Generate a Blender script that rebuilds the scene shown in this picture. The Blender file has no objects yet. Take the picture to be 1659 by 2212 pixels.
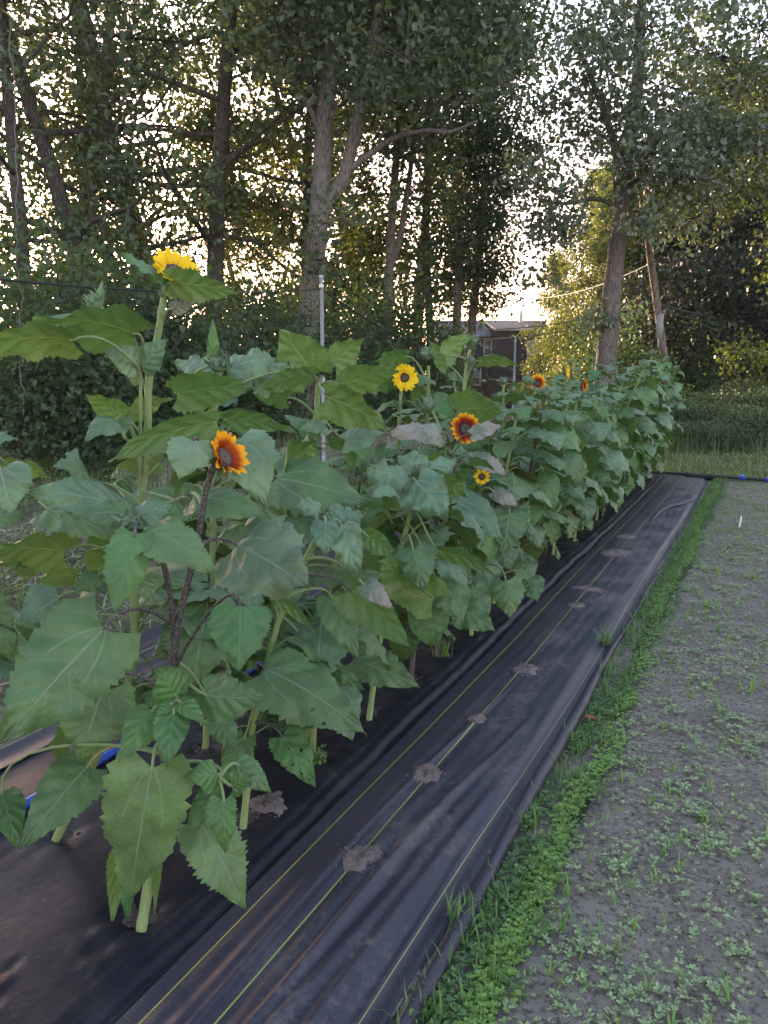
import bpy, math, numpy as np
from mathutils import Vector, Matrix
R = math.radians
SC = bpy.context.scene
COL = SC.collection
# ------------------------------------------------------------------ camera, world, sun, exposure
CAM_H, PITCH, YAW, FPX = 1.55, R(10.8), R(26.7), 1660.0
cam = bpy.data.cameras.new('camera'); cam.sensor_fit = 'VERTICAL'; cam.sensor_height = 36.0
cam.lens = 36.0 * FPX / 2212.0; cam.clip_start = 0.05; cam.clip_end = 2000
camo = bpy.data.objects.new('camera', cam); COL.objects.link(camo)
camo.location = (0, 0, CAM_H); camo.rotation_euler = (R(90) - PITCH, 0, YAW); SC.camera = camo

SUN_EL, SUN_AZ = R(8.5), R(49.5)          # azimuth measured left (anticlockwise) of +Y
sdir = Vector((-math.sin(SUN_AZ) * math.cos(SUN_EL), math.cos(SUN_AZ) * math.cos(SUN_EL), math.sin(SUN_EL)))
world = bpy.data.worlds.new('World'); SC.world = world; world.use_nodes = True
wn = world.node_tree; sky = wn.nodes.new('ShaderNodeTexSky'); sky.sky_type = 'NISHITA'
sky.sun_disc = False; sky.sun_elevation = SUN_EL; sky.sun_rotation = -SUN_AZ
sky.dust_density = 1.5; sky.ozone_density = 2.0; sky.air_density = 1.0
bg = wn.nodes['Background']; bg.inputs['Strength'].default_value = 0.15
hs = wn.nodes.new('ShaderNodeHueSaturation'); hs.inputs['Saturation'].default_value = 0.72
wn.links.new(sky.outputs[0], hs.inputs['Color'])
tn = wn.nodes.new('ShaderNodeMix'); tn.data_type = 'RGBA'; tn.blend_type = 'MULTIPLY'; tn.inputs[0].default_value = 1.0; 
tc = wn.nodes.new('ShaderNodeTexCoord'); sxyz = wn.nodes.new('ShaderNodeSeparateXYZ'); wn.links.new(tc.outputs['Generated'], sxyz.inputs[0])
mr = wn.nodes.new('ShaderNodeMapRange'); wn.links.new(sxyz.outputs[2], mr.inputs[0]); mr.inputs[1].default_value = 0.08; mr.inputs[2].default_value = 0.50
cm = wn.nodes.new('ShaderNodeMix'); cm.data_type = 'RGBA'; cm.inputs[6].default_value = (1.32, 0.86, 0.76, 1); cm.inputs[7].default_value = (1.0, 0.975, 1.02, 1)
wn.links.new(mr.outputs[0], cm.inputs[0]); wn.links.new(cm.outputs[2], tn.inputs[7])
wn.links.new(hs.outputs[0], tn.inputs[6]); wn.links.new(tn.outputs[2], bg.inputs['Color'])
sl = bpy.data.lights.new('sun', 'SUN'); sl.energy = 2.0; sl.angle = R(0.6); sl.color = (1.0, 0.80, 0.52)
slo = bpy.data.objects.new('sun', sl); COL.objects.link(slo)
slo.rotation_euler = (-sdir).to_track_quat('-Z', 'Y').to_euler(); slo.location = (-20, 20, 20)
SC.view_settings.view_transform = 'Standard'; SC.view_settings.look = 'None'
SC.view_settings.exposure = 2.7; SC.view_settings.gamma = 1.0
SC.render.engine = 'CYCLES'
SC.cycles.max_bounces = 6; SC.cycles.transparent_max_bounces = 8; SC.cycles.transmission_bounces = 4
SC.cycles.use_denoising = True

# ------------------------------------------------------------------ geometry helpers
RIGHT = np.array([math.cos(YAW), math.sin(YAW), 0.0])
FWD = np.array([-math.sin(YAW), math.cos(YAW), 0.0])
UP = np.array([0.0, 0, 1.0])
CAMP = np.array([0, 0, CAM_H])

def P(u, v, hd):
    """point seen in direction (u, v) of the site survey at horizontal distance hd"""
    x = (u - 829.5) / FPX; y = (1106 - v) / FPX
    f = math.cos(PITCH) + y * math.sin(PITCH); z = -math.sin(PITCH) + y * math.cos(PITCH)
    return CAMP + (RIGHT * x + FWD * f + UP * z) * (hd / f)

def G(u, hd, z=0.0):
    p = P(u, 790, hd); return np.array([p[0], p[1], z])

def nrm(v):
    v = np.asarray(v, float); return v / (np.linalg.norm(v, axis=-1, keepdims=True) + 1e-12)

def hsh(ix, iy, seed):
    h = (ix.astype(np.int64) * 374761393 + iy.astype(np.int64) * 668265263 + seed * 1442695041) & 0xffffffff
    h = ((h ^ (h >> 13)) * 1274126177) & 0xffffffff
    h = (h ^ (h >> 16)) & 0xffffffff
    return h / 4294967295.0

def noise(x, y, seed=0):
    x = np.asarray(x, float); y = np.asarray(y, float)
    ix = np.floor(x); iy = np.floor(y); fx = x - ix; fy = y - iy
    fx = fx * fx * (3 - 2 * fx); fy = fy * fy * (3 - 2 * fy)
    a = hsh(ix, iy, seed); b = hsh(ix + 1, iy, seed); c = hsh(ix, iy + 1, seed); d = hsh(ix + 1, iy + 1, seed)
    return (a * (1 - fx) + b * fx) * (1 - fy) + (c * (1 - fx) + d * fx) * fy

def fbm(x, y, seed=0, o=4):
    s = 0; a = 0.5
    for i in range(o):
        s = s + a * noise(x * 2 ** i, y * 2 ** i, seed + i * 17); a *= 0.5
    return s

def smooth(a, b, x):
    t = np.clip((np.asarray(x, float) - a) / (b - a), 0, 1); return t * t * (3 - 2 * t)

class MB:
    """collects faces (each with a material slot and point attributes) and links them as ONE mesh object"""
    def __init__(s): s.V = []; s.F = []; s.M = []; s.A = []; s.n = 0
    def add(s, V, F, m=0, a=None):
        V = np.asarray(V, float).reshape(-1, 3); F = np.asarray(F, np.int64)
        if F.ndim == 1: F = F.reshape(1, -1)
        s.V.append(V); s.F.append(F + s.n); s.M.append(np.full(len(F), m)); s.n += len(V)
        if a is None: a = np.zeros((len(V), 3))
        a = np.asarray(a, float)
        if a.ndim == 1: a = np.tile(a, (len(V), 1))
        s.A.append(a)
    def mesh(s, name, mats, smoothf=True):
        V = np.concatenate(s.V); me = bpy.data.meshes.new(name)
        me.vertices.add(len(V)); me.vertices.foreach_set('co', V.astype(np.float32).ravel())
        li = np.concatenate([f.ravel() for f in s.F]).astype(np.int32)
        ct = np.concatenate([np.full(len(f), f.shape[1]) for f in s.F]).astype(np.int32)
        st = np.concatenate([[0], np.cumsum(ct)[:-1]]).astype(np.int32)
        me.loops.add(len(li)); me.loops.foreach_set('vertex_index', li)
        me.polygons.add(len(ct)); me.polygons.foreach_set('loop_start', st); me.polygons.foreach_set('loop_total', ct)
        me.polygons.foreach_set('material_index', np.concatenate(s.M).astype(np.int32))
        A = np.concatenate(s.A)
        for k, nm in enumerate(('s', 't', 'rnd')):
            at = me.attributes.new(nm, 'FLOAT', 'POINT'); at.data.foreach_set('value', A[:, k].astype(np.float32))
        for m in (mats if isinstance(mats, (list, tuple)) else [mats]): me.materials.append(m)
        me.update(calc_edges=True); me.validate()
        me.polygons.foreach_set('use_smooth', np.full(len(ct), bool(smoothf)))
        return me
    def obj(s, name, mats, parent=None, smoothf=True, **kw):
        return link(name, s.mesh(name, mats, smoothf), parent, **kw)

def link(name, me, parent=None, loc=None, rot=None, scale=None, label=None, cat=None, group=None, kind=None):
    o = bpy.data.objects.new(name, me); COL.objects.link(o)
    if parent: o.parent = parent
    if loc is not None: o.location = [float(q) for q in loc]
    if rot is not None: o.rotation_euler = [float(q) for q in rot]
    if scale is not None: o.scale = (scale,) * 3 if np.isscalar(scale) else scale
    tag(o, label, cat, group, kind); return o

def tag(o, label=None, cat=None, group=None, kind=None):
    if label: o['label'] = label
    if cat: o['category'] = cat
    if group: o['group'] = group
    if kind: o['kind'] = kind
    return o

def thing(name, loc, label, cat, group=None, rz=0.0):
    return link(name, None, None, loc, (0, 0, rz), None, label, cat, group)

def tube(mb, pts, rad, sides=8, m=0, cap=True, attr=(0, 0, 0), rough=0.0, seed=0):
    pts = np.asarray(pts, float); n = len(pts)
    rad = np.full(n, rad) if np.isscalar(rad) else np.asarray(rad, float)
    T = np.gradient(pts, axis=0); T = nrm(T)
    ref = np.array([0, 0, 1.0]) if abs(T[0][2]) < 0.8 else np.array([1.0, 0, 0])
    a = nrm(np.cross(T[0], ref)); V = []
    for i in range(n):
        a = nrm(a - T[i] * np.dot(a, T[i])); b = np.cross(T[i], a)
        th = np.arange(sides) * 2 * math.pi / sides
        rr = rad[i] * (1 + rough * (hsh(np.arange(sides) * 7 + i * 31, np.arange(sides), seed) - 0.5))
        V.append(pts[i] + (np.cos(th)[:, None] * a + np.sin(th)[:, None] * b) * np.reshape(rr, (-1, 1)))
    V = np.concatenate(V); k = np.arange(sides); F = []
    for i in range(n - 1):
        F.append(np.stack([i * sides + k, i * sides + (k + 1) % sides, (i + 1) * sides + (k + 1) % sides, (i + 1) * sides + k], 1))
    F = np.concatenate(F); at = np.tile(np.asarray(attr, float), (len(V), 1)); at[:, 1] = np.repeat(np.linspace(0, 1, n), sides)
    mb.add(V, F, m, at)
    if cap:
        mb.add(V[:sides], [k[::-1].tolist()], m); mb.add(V[-sides:], [k.tolist()], m)

def box(mb, lo, hi, m=0):
    x0, y0, z0 = lo; x1, y1, z1 = hi
    V = [(x0, y0, z0), (x1, y0, z0), (x1, y1, z0), (x0, y1, z0), (x0, y0, z1), (x1, y0, z1), (x1, y1, z1), (x0, y1, z1)]
    mb.add(V, [(0, 3, 2, 1), (4, 5, 6, 7), (0, 1, 5, 4), (1, 2, 6, 5), (2, 3, 7, 6), (3, 0, 4, 7)], m)

def grid(mb, xs, ys, zf, m=0, attr=None):
    X, Y = np.meshgrid(xs, ys); Z = zf(X, Y); nx, ny = len(xs), len(ys)
    V = np.stack([X, Y, Z], -1).reshape(-1, 3)
    i, j = np.meshgrid(np.arange(nx - 1), np.arange(ny - 1)); q = (j * nx + i).ravel()
    mb.add(V, np.stack([q, q + 1, q + nx + 1, q + nx], 1), m, attr)

def bez(a, b, c, d, n=8):
    t = np.linspace(0, 1, n)[:, None]
    return (1 - t) ** 3 * a + 3 * (1 - t) ** 2 * t * b + 3 * (1 - t) * t * t * c + t ** 3 * d

def spline(pts, k=5):
    pts = [np.asarray(p, float) for p in pts]; out = []
    for i in range(len(pts) - 1):
        p0 = pts[max(i - 1, 0)]; p1 = pts[i]; p2 = pts[i + 1]; p3 = pts[min(i + 2, len(pts) - 1)]
        for q in range(k):
            t = q / k
            out.append(0.5 * ((2 * p1) + (-p0 + p2) * t + (2 * p0 - 5 * p1 + 4 * p2 - p3) * t * t + (-p0 + 3 * p1 - 3 * p2 + p3) * t ** 3))
    out.append(pts[-1]); return np.array(out)

# ------------------------------------------------------------------ material helpers
class NT:
    def __init__(s, name):
        s.m = bpy.data.materials.new(name); s.m.use_nodes = True; s.t = s.m.node_tree; s.t.nodes.clear()
        s.out = s.t.nodes.new('ShaderNodeOutputMaterial')
    def n(s, typ, ins=None, **kw):
        nd = s.t.nodes.new(typ)
        for k, v in kw.items(): setattr(nd, k, v)
        for k, v in (ins or {}).items():
            if isinstance(v, bpy.types.NodeSocket): s.t.links.new(v, nd.inputs[k])
            else: nd.inputs[k].default_value = v
        return nd
    def math(s, op, a, b=None, c=None, clamp=False):
        ins = {0: a}
        if b is not None: ins[1] = b
        if c is not None: ins[2] = c
        return s.n('ShaderNodeMath', ins, operation=op, use_clamp=clamp).outputs[0]
    def mix(s, f, a, b, blend='MIX'):
        nd = s.n('ShaderNodeMix', data_type='RGBA', blend_type=blend)
        for k, v in ((0, f), (6, a), (7, b)):
            if isinstance(v, bpy.types.NodeSocket): s.t.links.new(v, nd.inputs[k])
            else: nd.inputs[k].default_value = v if k == 0 else (*v, 1) if len(v) == 3 else v
        return nd.outputs[2]
    def attr(s, nm): return s.n('ShaderNodeAttribute', attribute_name=nm).outputs['Fac']
    def noise(s, scale, detail=4, vec=None, rough=0.55, out='Fac', dist=0.0):
        ins = {'Scale': scale, 'Detail': detail, 'Roughness': rough, 'Distortion': dist}
        if vec is not None: ins['Vector'] = vec
        return s.n('ShaderNodeTexNoise', ins).outputs[out]
    def pos(s): return s.n('ShaderNodeNewGeometry').outputs['Position']
    def obj(s): return s.n('ShaderNodeTexCoord').outputs['Object']
    def mapping(s, vec, scale=(1, 1, 1), loc=(0, 0, 0)):
        return s.n('ShaderNodeMapping', {'Vector': vec, 'Scale': scale, 'Location': loc}).outputs[0]
    def ramp(s, f, stops):
        nd = s.n('ShaderNodeValToRGB', {0: f}); e = nd.color_ramp.elements
        while len(e) < len(stops): e.new(0.5)
        for i, (p, c) in enumerate(stops): e[i].position = p; e[i].color = (*c, 1) if len(c) == 3 else c
        return nd.outputs[0]
    def rng(s, f, a, b, c=0.0, d=1.0):
        return s.n('ShaderNodeMapRange', {0: f, 1: a, 2: b, 3: c, 4: d}, interpolation_type='SMOOTHSTEP').outputs[0]
    def bump(s, h, strength=0.3, dist=0.01, normal=None):
        ins = {'Height': h, 'Strength': strength, 'Distance': dist}
        if normal is not None: ins['Normal'] = normal
        return s.n('ShaderNodeBump', ins).outputs[0]
    def done(s, color, rough=0.6, normal=None, spec=0.5, metal=0.0, transl=0.0, tcol=None, sheen=0.0, coat=0.0):
        ins = {'Base Color': color if isinstance(color, bpy.types.NodeSocket) else (*color, 1), 'Roughness': rough,
               'Specular IOR Level': spec, 'Metallic': metal, 'Sheen Weight': sheen, 'Coat Weight': coat}
        if normal is not None: ins['Normal'] = normal
        b = s.n('ShaderNodeBsdfPrincipled', ins); sh = b.outputs[0]
        if transl > 0:
            tc = tcol if tcol is not None else color
            ti = {'Color': tc if isinstance(tc, bpy.types.NodeSocket) else (*tc, 1)}
            if normal is not None: ti['Normal'] = normal
            t = s.n('ShaderNodeBsdfTranslucent', ti)
            sh = s.n('ShaderNodeMixShader', {0: transl, 1: sh, 2: t.outputs[0]}).outputs[0]
        s.t.links.new(sh, s.out.inputs['Surface']); return s.m

def simple(name, c, rough=0.6, var=0.25, scale=8.0, bump=0.15, bd=0.004, **kw):
    k = NT(name); n = k.noise(scale, 5, k.obj())
    c2 = tuple(x * (1 - var) for x in c); c1 = tuple(min(1, x * (1 + var)) for x in c)
    return k.done(k.mix(n, c2, c1), rough, k.bump(n, bump, bd), **kw)

def leaf_material(name, top, under, vein, wilt=0.0):
    """sunflower leaf: s runs -1..1 across the blade, t 0..1 along the midrib; veins are paler"""
    k = NT(name); s = k.attr('s'); t = k.attr('t'); rnd = k.attr('rnd')
    ab = k.math('ABSOLUTE', s)
    orn = k.n('ShaderNodeObjectInfo').outputs['Random']
    mid = k.rng(ab, 0.012, 0.045, 1, 0)
    q = k.math('SUBTRACT', t, k.math('MULTIPLY', k.math('POWER', ab, 0.8), 0.27))
    fr = k.math('FRACT', k.math('ADD', k.math('MULTIPLY', q, 5.0), k.math('MULTIPLY', k.math('SIGN', s), 0.12)))
    dd = k.math('ABSOLUTE', k.math('SUBTRACT', fr, 0.5))
    lat = k.math('MULTIPLY', k.rng(dd, 0.0, 0.055, 1, 0), k.rng(ab, 0.55, 1.0, 0.75, 0.1))
    bv = k.math('ABSOLUTE', k.math('SUBTRACT', ab, k.math('ADD', k.math('MULTIPLY', k.math('POWER', k.math('ABSOLUTE', t), 0.62), 0.85), 0.02)))
    bas = k.math('MULTIPLY', k.rng(bv, 0.008, 0.032, 1, 0), k.rng(t, 0.30, 0.46, 1, 0))
    veins = k.math('MAXIMUM', mid, k.math('MAXIMUM', k.math('MULTIPLY', bas, 0.75), k.math('MULTIPLY', lat, 0.45)))
    ob = k.obj()
    n1 = k.noise(9, 4, ob); n2 = k.noise(60, 3, ob)
    col = k.mix(k.rng(n1, 0.3, 0.7), tuple(x * 0.78 for x in top), tuple(x * 1.2 for x in top))
    tint = k.mix(orn, (0.68, 0.78, 0.76), (1.10, 1.03, 0.92))
    col = k.mix(1.0, col, tint, 'MULTIPLY')
    col = k.mix(k.math('MULTIPLY', veins, 0.60), col, vein)
    spots = k.math('MULTIPLY', k.rng(k.noise(160, 2, ob), 0.66, 0.74), k.rng(k.noise(7, 2, ob), 0.5, 0.65))
    col = k.mix(k.math('MULTIPLY', spots, 0.55), col, (0.24, 0.27, 0.17))
    if wilt > 0:
        w = k.rng(k.math('ADD', n1, k.math('MULTIPLY', t, 0.5)), 0.55, 0.8)
        col = k.mix(k.math('MULTIPLY', w, wilt), col, (0.30, 0.27, 0.225))
        col = k.mix(k.rng(k.math('ADD', t, k.math('MULTIPLY', n1, 0.3)), 1.0, 1.12), col, (0.16, 0.09, 0.05))
    else:
        edge = k.rng(k.math('ADD', k.math('ADD', k.math('MULTIPLY', t, 0.5), k.math('MULTIPLY', ab, 0.35)), k.math('MULTIPLY', n1, 0.6)), 1.12, 1.24)
        col = k.mix(k.math('MULTIPLY', edge, k.rng(orn, 0.45, 0.75)), col, (0.16, 0.10, 0.045))
    back = k.n('ShaderNodeNewGeometry').outputs['Backfacing']
    ucol = k.mix(k.math('MULTIPLY', veins, 0.8), under, tuple(min(1, x * 1.7) for x in under))
    ucol = k.mix(1.0, ucol, tint, 'MULTIPLY')
    if wilt > 0: ucol = k.mix(0.5 * wilt, ucol, (0.30, 0.27, 0.22))
    c = k.mix(back, col, ucol)
    puff = k.math('MULTIPLY', k.math('SUBTRACT', k.rng(dd, 0.0, 0.5, 0, 1), k.math('MULTIPLY', mid, 0.8)), 1.0)
    hgt = k.math('ADD', puff, k.math('MULTIPLY', n2, 0.35))
    pk = k.n('ShaderNodeTexVoronoi', {'Vector': ob, 'Scale': 75.0}).outputs['Distance']
    nor = k.bump(k.math('ADD', hgt, k.math('MULTIPLY', pk, 0.6)), 0.45, 0.006)
    tc = k.mix(0.35, c, (0.11, 0.22, 0.03))
    return k.done(c, k.rng(n2, 0.3, 0.7, 0.40, 0.56), nor, spec=0.5, transl=0.28, tcol=tc, sheen=0.04)

def crown_material(name, c1, c2, trans, tfac=0.35, rough=0.5):
    k = NT(name); r = k.attr('rnd'); orn = k.n('ShaderNodeObjectInfo').outputs['Random']
    col = k.mix(r, c1, c2); col = k.mix(1.0, col, k.mix(orn, (0.85, 0.95, 0.9), (1.15, 1.05, 1.0)), 'MULTIPLY')
    return k.done(col, rough, spec=0.4, transl=tfac, tcol=k.mix(r, trans, tuple(x * 1.5 for x in trans)))

def bark_material(name, c, scale=6.0):
    k = NT(name); v = k.mapping(k.obj(), (scale, scale, scale * 0.16))
    n = k.noise(3.0, 6, v, 0.7); w = k.n('ShaderNodeTexVoronoi', {'Vector': v, 'Scale': 4.0}, feature='DISTANCE_TO_EDGE').outputs['Distance']
    h = k.math('ADD', n, k.rng(w, 0, 0.25, 0, 0.7))
    col = k.mix(k.rng(h, 0.35, 1.0), tuple(x * 0.42 for x in c), c)
    col = k.mix(k.math('MULTIPLY', k.rng(k.noise(1.4, 3, k.obj()), 0.5, 0.7), 0.35), col, (0.10, 0.13, 0.09))
    return k.done(col, 0.85, k.bump(h, 0.8, 0.03), spec=0.2)

M = {}
M['leaf'] = leaf_material('sunflower leaf', (0.112, 0.205, 0.078), (0.120, 0.205, 0.060), (0.23, 0.32, 0.20))
M['leaf_blue'] = leaf_material('sunflower leaf bluish', (0.150, 0.255, 0.142), (0.122, 0.205, 0.068), (0.27, 0.38, 0.27))
M['leaf_fresh'] = leaf_material('sunflower leaf fresh', (0.095, 0.210, 0.062), (0.122, 0.215, 0.058), (0.17, 0.29, 0.13))
M['leaf_wilt'] = leaf_material('sunflower leaf wilting', (0.19, 0.23, 0.16), (0.18, 0.19, 0.11), (0.26, 0.26, 0.2), 0.9)
def stem_mat():
    k = NT('green stem'); ob = k.obj(); n = k.noise(260, 4, ob); r_ = k.noise(30, 3, k.mapping(ob, (6, 6, 0.5))); n1 = k.noise(14, 3, ob)
    c = k.mix(r_, (0.13, 0.21, 0.06), (0.23, 0.32, 0.11)); c = k.mix(k.math('MULTIPLY', k.rng(n, 0.55, 0.68), 0.6), c, (0.30, 0.36, 0.20)); c = k.mix(k.math('MULTIPLY', k.rng(n1, 0.55, 0.7), 0.5), c, (0.14, 0.12, 0.06))
    return k.done(c, 0.55, k.bump(k.math('ADD', n, k.math('MULTIPLY', r_, 1.5)), 0.6, 0.003), spec=0.35, sheen=0.2)
M['stem'] = stem_mat()
def purple():
    k = NT('purple stem'); n = k.noise(220, 3, k.obj()); c = k.mix(k.rng(n, 0.45, 0.62), (0.035, 0.028, 0.032), (0.15, 0.14, 0.115))
    return k.done(c, 0.6, k.bump(n, 0.5, 0.002))
M['stem_purple'] = purple()
M['bud'] = simple('flower bud bracts', (0.125, 0.19, 0.10), 0.6, 0.4, 60, 0.4, 0.003)
M['trunk_bark'] = bark_material('grey bark', (0.25, 0.215, 0.19))
M['dark_bark'] = bark_material('dark bark', (0.12, 0.105, 0.09))
M['oak'] = crown_material('oak foliage', (0.055, 0.085, 0.048), (0.095, 0.135, 0.070), (0.10, 0.14, 0.03), 0.25)
M['oak_pale'] = crown_material('pale oak foliage', (0.11, 0.145, 0.105), (0.20, 0.24, 0.185), (0.16, 0.22, 0.05), 0.25, 0.4)
M['maple'] = crown_material('maple foliage', (0.045, 0.080, 0.028), (0.085, 0.125, 0.032), (0.15, 0.175, 0.02), 0.35)
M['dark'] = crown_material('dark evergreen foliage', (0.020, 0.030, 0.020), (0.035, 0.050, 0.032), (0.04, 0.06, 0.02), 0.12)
M['shrub'] = crown_material('shrub foliage', (0.040, 0.072, 0.034), (0.075, 0.12, 0.052), (0.13, 0.2, 0.03), 0.3)
M['weed'] = crown_material('weed foliage', (0.085, 0.16, 0.055), (0.14, 0.24, 0.08), (0.16, 0.3, 0.05), 0.25)
M['weedbright'] = crown_material('bright weed foliage', (0.14, 0.265, 0.055), (0.23, 0.38, 0.10), (0.2, 0.38, 0.06), 0.25)
M['seedling'] = crown_material('seedling foliage', (0.15, 0.25, 0.10), (0.30, 0.40, 0.20), (0.15, 0.22, 0.06), 0.15)
M['grassm'] = crown_material('grass', (0.10, 0.16, 0.05), (0.20, 0.27, 0.09), (0.2, 0.3, 0.05), 0.25)
M['verge'] = crown_material('verge growth', (0.055, 0.090, 0.035), (0.12, 0.165, 0.06), (0.06, 0.09, 0.02), 0.15)
M['straw'] = crown_material('straw', (0.26, 0.23, 0.15), (0.38, 0.34, 0.24), (0.2, 0.2, 0.1), 0.1)
M['petal_y'] = None
# ------------------------------------------------------------------ foliage cards, blades
def cards(mb, C, size, rng, up=0.5, m=0, ratio=0.32, rnd=None, N=None):
    n = len(C); size = np.broadcast_to(size, (n,)).reshape(-1, 1)
    if N is None: N = rng.normal(size=(n, 3)) + [0, 0, up]
    N = nrm(N); a = nrm(np.cross(N, rng.normal(size=(n, 3)))); b = np.cross(N, a)
    f = size * rng.uniform(-0.05, 0.16, (n, 1))
    V = np.stack([C - a * size * 0.5, C + b * size * ratio + N * f + a * size * 0.06, C + a * size * 0.5, C - b * size * ratio + N * f + a * size * 0.06], 1).reshape(-1, 3)
    F = np.arange(n * 4).reshape(-1, 4)
    r = rng.uniform(0, 1, n) if rnd is None else rnd
    A = np.zeros((n * 4, 3)); A[:, 2] = np.repeat(r, 4)
    mb.add(V, F, m, A)

def blades(mb, B, H, W, rng, lean=0.5, m=0, segs=3):
    n = len(B); az = rng.uniform(0, 2 * math.pi, n); d = np.stack([np.cos(az), np.sin(az), np.zeros(n)], 1)
    s = np.stack([-np.sin(az), np.cos(az), np.zeros(n)], 1); H = np.broadcast_to(H, (n,)).reshape(-1, 1); W = np.broadcast_to(W, (n,)).reshape(-1, 1)
    ln = (rng.uniform(0.15, 1, (n, 1)) * lean); rows = []
    for i in range(segs + 1):
        t = i / segs; c = B + UP * H * (t - 0.35 * ln * t * t * t) + d * H * ln * t * t
        w = W * 0.5 * (1 - t ** 1.6) * (0.6 + 0.4 * math.sin(math.pi * min(1, t + 0.25))) + W * 0.02
        rows.append(c - s * w); rows.append(c + s * w)
    V = np.stack(rows, 1).reshape(-1, 3); k = 2 * (segs + 1); base = np.arange(n) * k; F = []
    for i in range(segs):
        F.append(np.stack([base + 2 * i, base + 2 * i + 1, base + 2 * i + 3, base + 2 * i + 2], 1))
    A = np.zeros((len(V), 3)); A[:, 2] = np.repeat(rng.uniform(0, 1, n), k)
    mb.add(V, np.concatenate(F), m, A)

# ------------------------------------------------------------------ THE SETTING: ground
def gz(x, y):
    """lie of the land: level garden, falling gently away behind the trees"""
    x = np.asarray(x, float); y = np.asarray(y, float); d = x * FWD[0] + y * FWD[1]
    return -smooth(26, 60, d) * 3.2 + (fbm(x * 0.5, y * 0.5, 3) - 0.5) * 0.10 * smooth(0.5, 3.0, np.maximum(-3.2 - x, y - 12.5)) - 0.004

def build_ground():
    mb = MB()
    xs = np.unique(np.concatenate([np.linspace(-160, -12, 38), np.linspace(-12, 4, 81), np.linspace(4, 160, 40)]))
    ys = np.unique(np.concatenate([np.linspace(-60, 0, 16), np.linspace(0, 24, 97), np.linspace(24, 300, 60)]))
    grid(mb, xs, ys, gz)
    k = NT('grassy earth'); p = k.pos()
    n = k.noise(1.3, 6, p, 0.65); n2 = k.noise(28, 5, p, 0.7)
    c = k.mix(k.rng(n, 0.38, 0.62), (0.055, 0.075, 0.03), (0.13, 0.125, 0.075))
    c = k.mix(k.rng(n2, 0.5, 0.72), c, (0.20, 0.18, 0.12)); c = k.mix(k.rng(n2, 0.5, 0.2), c, (0.03, 0.035, 0.02))
    mb.obj('ground', k.done(c, 0.95, k.bump(n2, 0.8, 0.03), spec=0.1), kind='structure')
    # soil bed on the right
    mb = MB(); xs = np.linspace(-0.70, 3.0, 150); ys = np.concatenate([np.linspace(0.3, 5, 200), np.linspace(5.06, 11.3, 110)])
    grid(mb, xs, ys, lambda X, Y: 0.010 + (fbm(X * 7, Y * 7, 5) - 0.5) * 0.022 + (fbm(X * 30, Y * 30, 8) - 0.5) * 0.008
         - 0.02 * np.exp(-((X + 0.53 + 0.03 * np.sin(Y * 1.7)) / 0.04) ** 2))
    k = NT('garden soil'); p = k.pos(); n = k.noise(55, 6, p, 0.7); n2 = k.noise(5, 4, p); n3 = k.noise(220, 3, p)
    c = k.mix(k.rng(n2, 0.35, 0.65), (0.218, 0.186, 0.150), (0.290, 0.252, 0.208))
    c = k.mix(k.rng(n, 0.55, 0.35), c, (0.095, 0.082, 0.068)); c = k.mix(k.rng(n3, 0.6, 0.75), c, (0.32, 0.29, 0.25))
    mb.obj('soil_bed', k.done(c, 0.95, k.bump(k.math('ADD', n, k.math('MULTIPLY', n3, 0.4)), 0.9, 0.012), spec=0.15), kind='structure')
build_ground()

# plants' stations in the two rows (x, y)
FRONT = [(-1.454, 1.383), (-1.493, 1.90), (-1.50, 2.36), (-1.486, 2.805), (-1.47, 3.22), (-1.509, 3.643), (-1.459, 4.05), (-1.50, 4.55),
         (-1.47, 5.0), (-1.53, 5.48), (-1.49, 6.0), (-1.453, 6.58), (-1.50, 7.1), (-1.47, 7.6), (-1.50, 8.1), (-1.46, 8.65), (-1.50, 9.2), (-1.47, 9.8), (-1.5, 10.35), (-1.46, 10.9)]
BACK = [(-1.97, 0.98), (-1.95, 1.55), (-1.921, 2.212), (-1.96, 2.75), (-1.968, 3.267), (-1.93, 3.8), (-1.97, 4.35), (-1.94, 4.9), (-1.96, 5.45), (-1.93, 6.0),
        (-1.97, 6.55), (-1.95, 7.1), (-1.92, 7.7), (-1.95, 8.3), (-1.96, 8.9), (-1.93, 9.5), (-1.96, 10.15), (-1.93, 10.75)]

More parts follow.
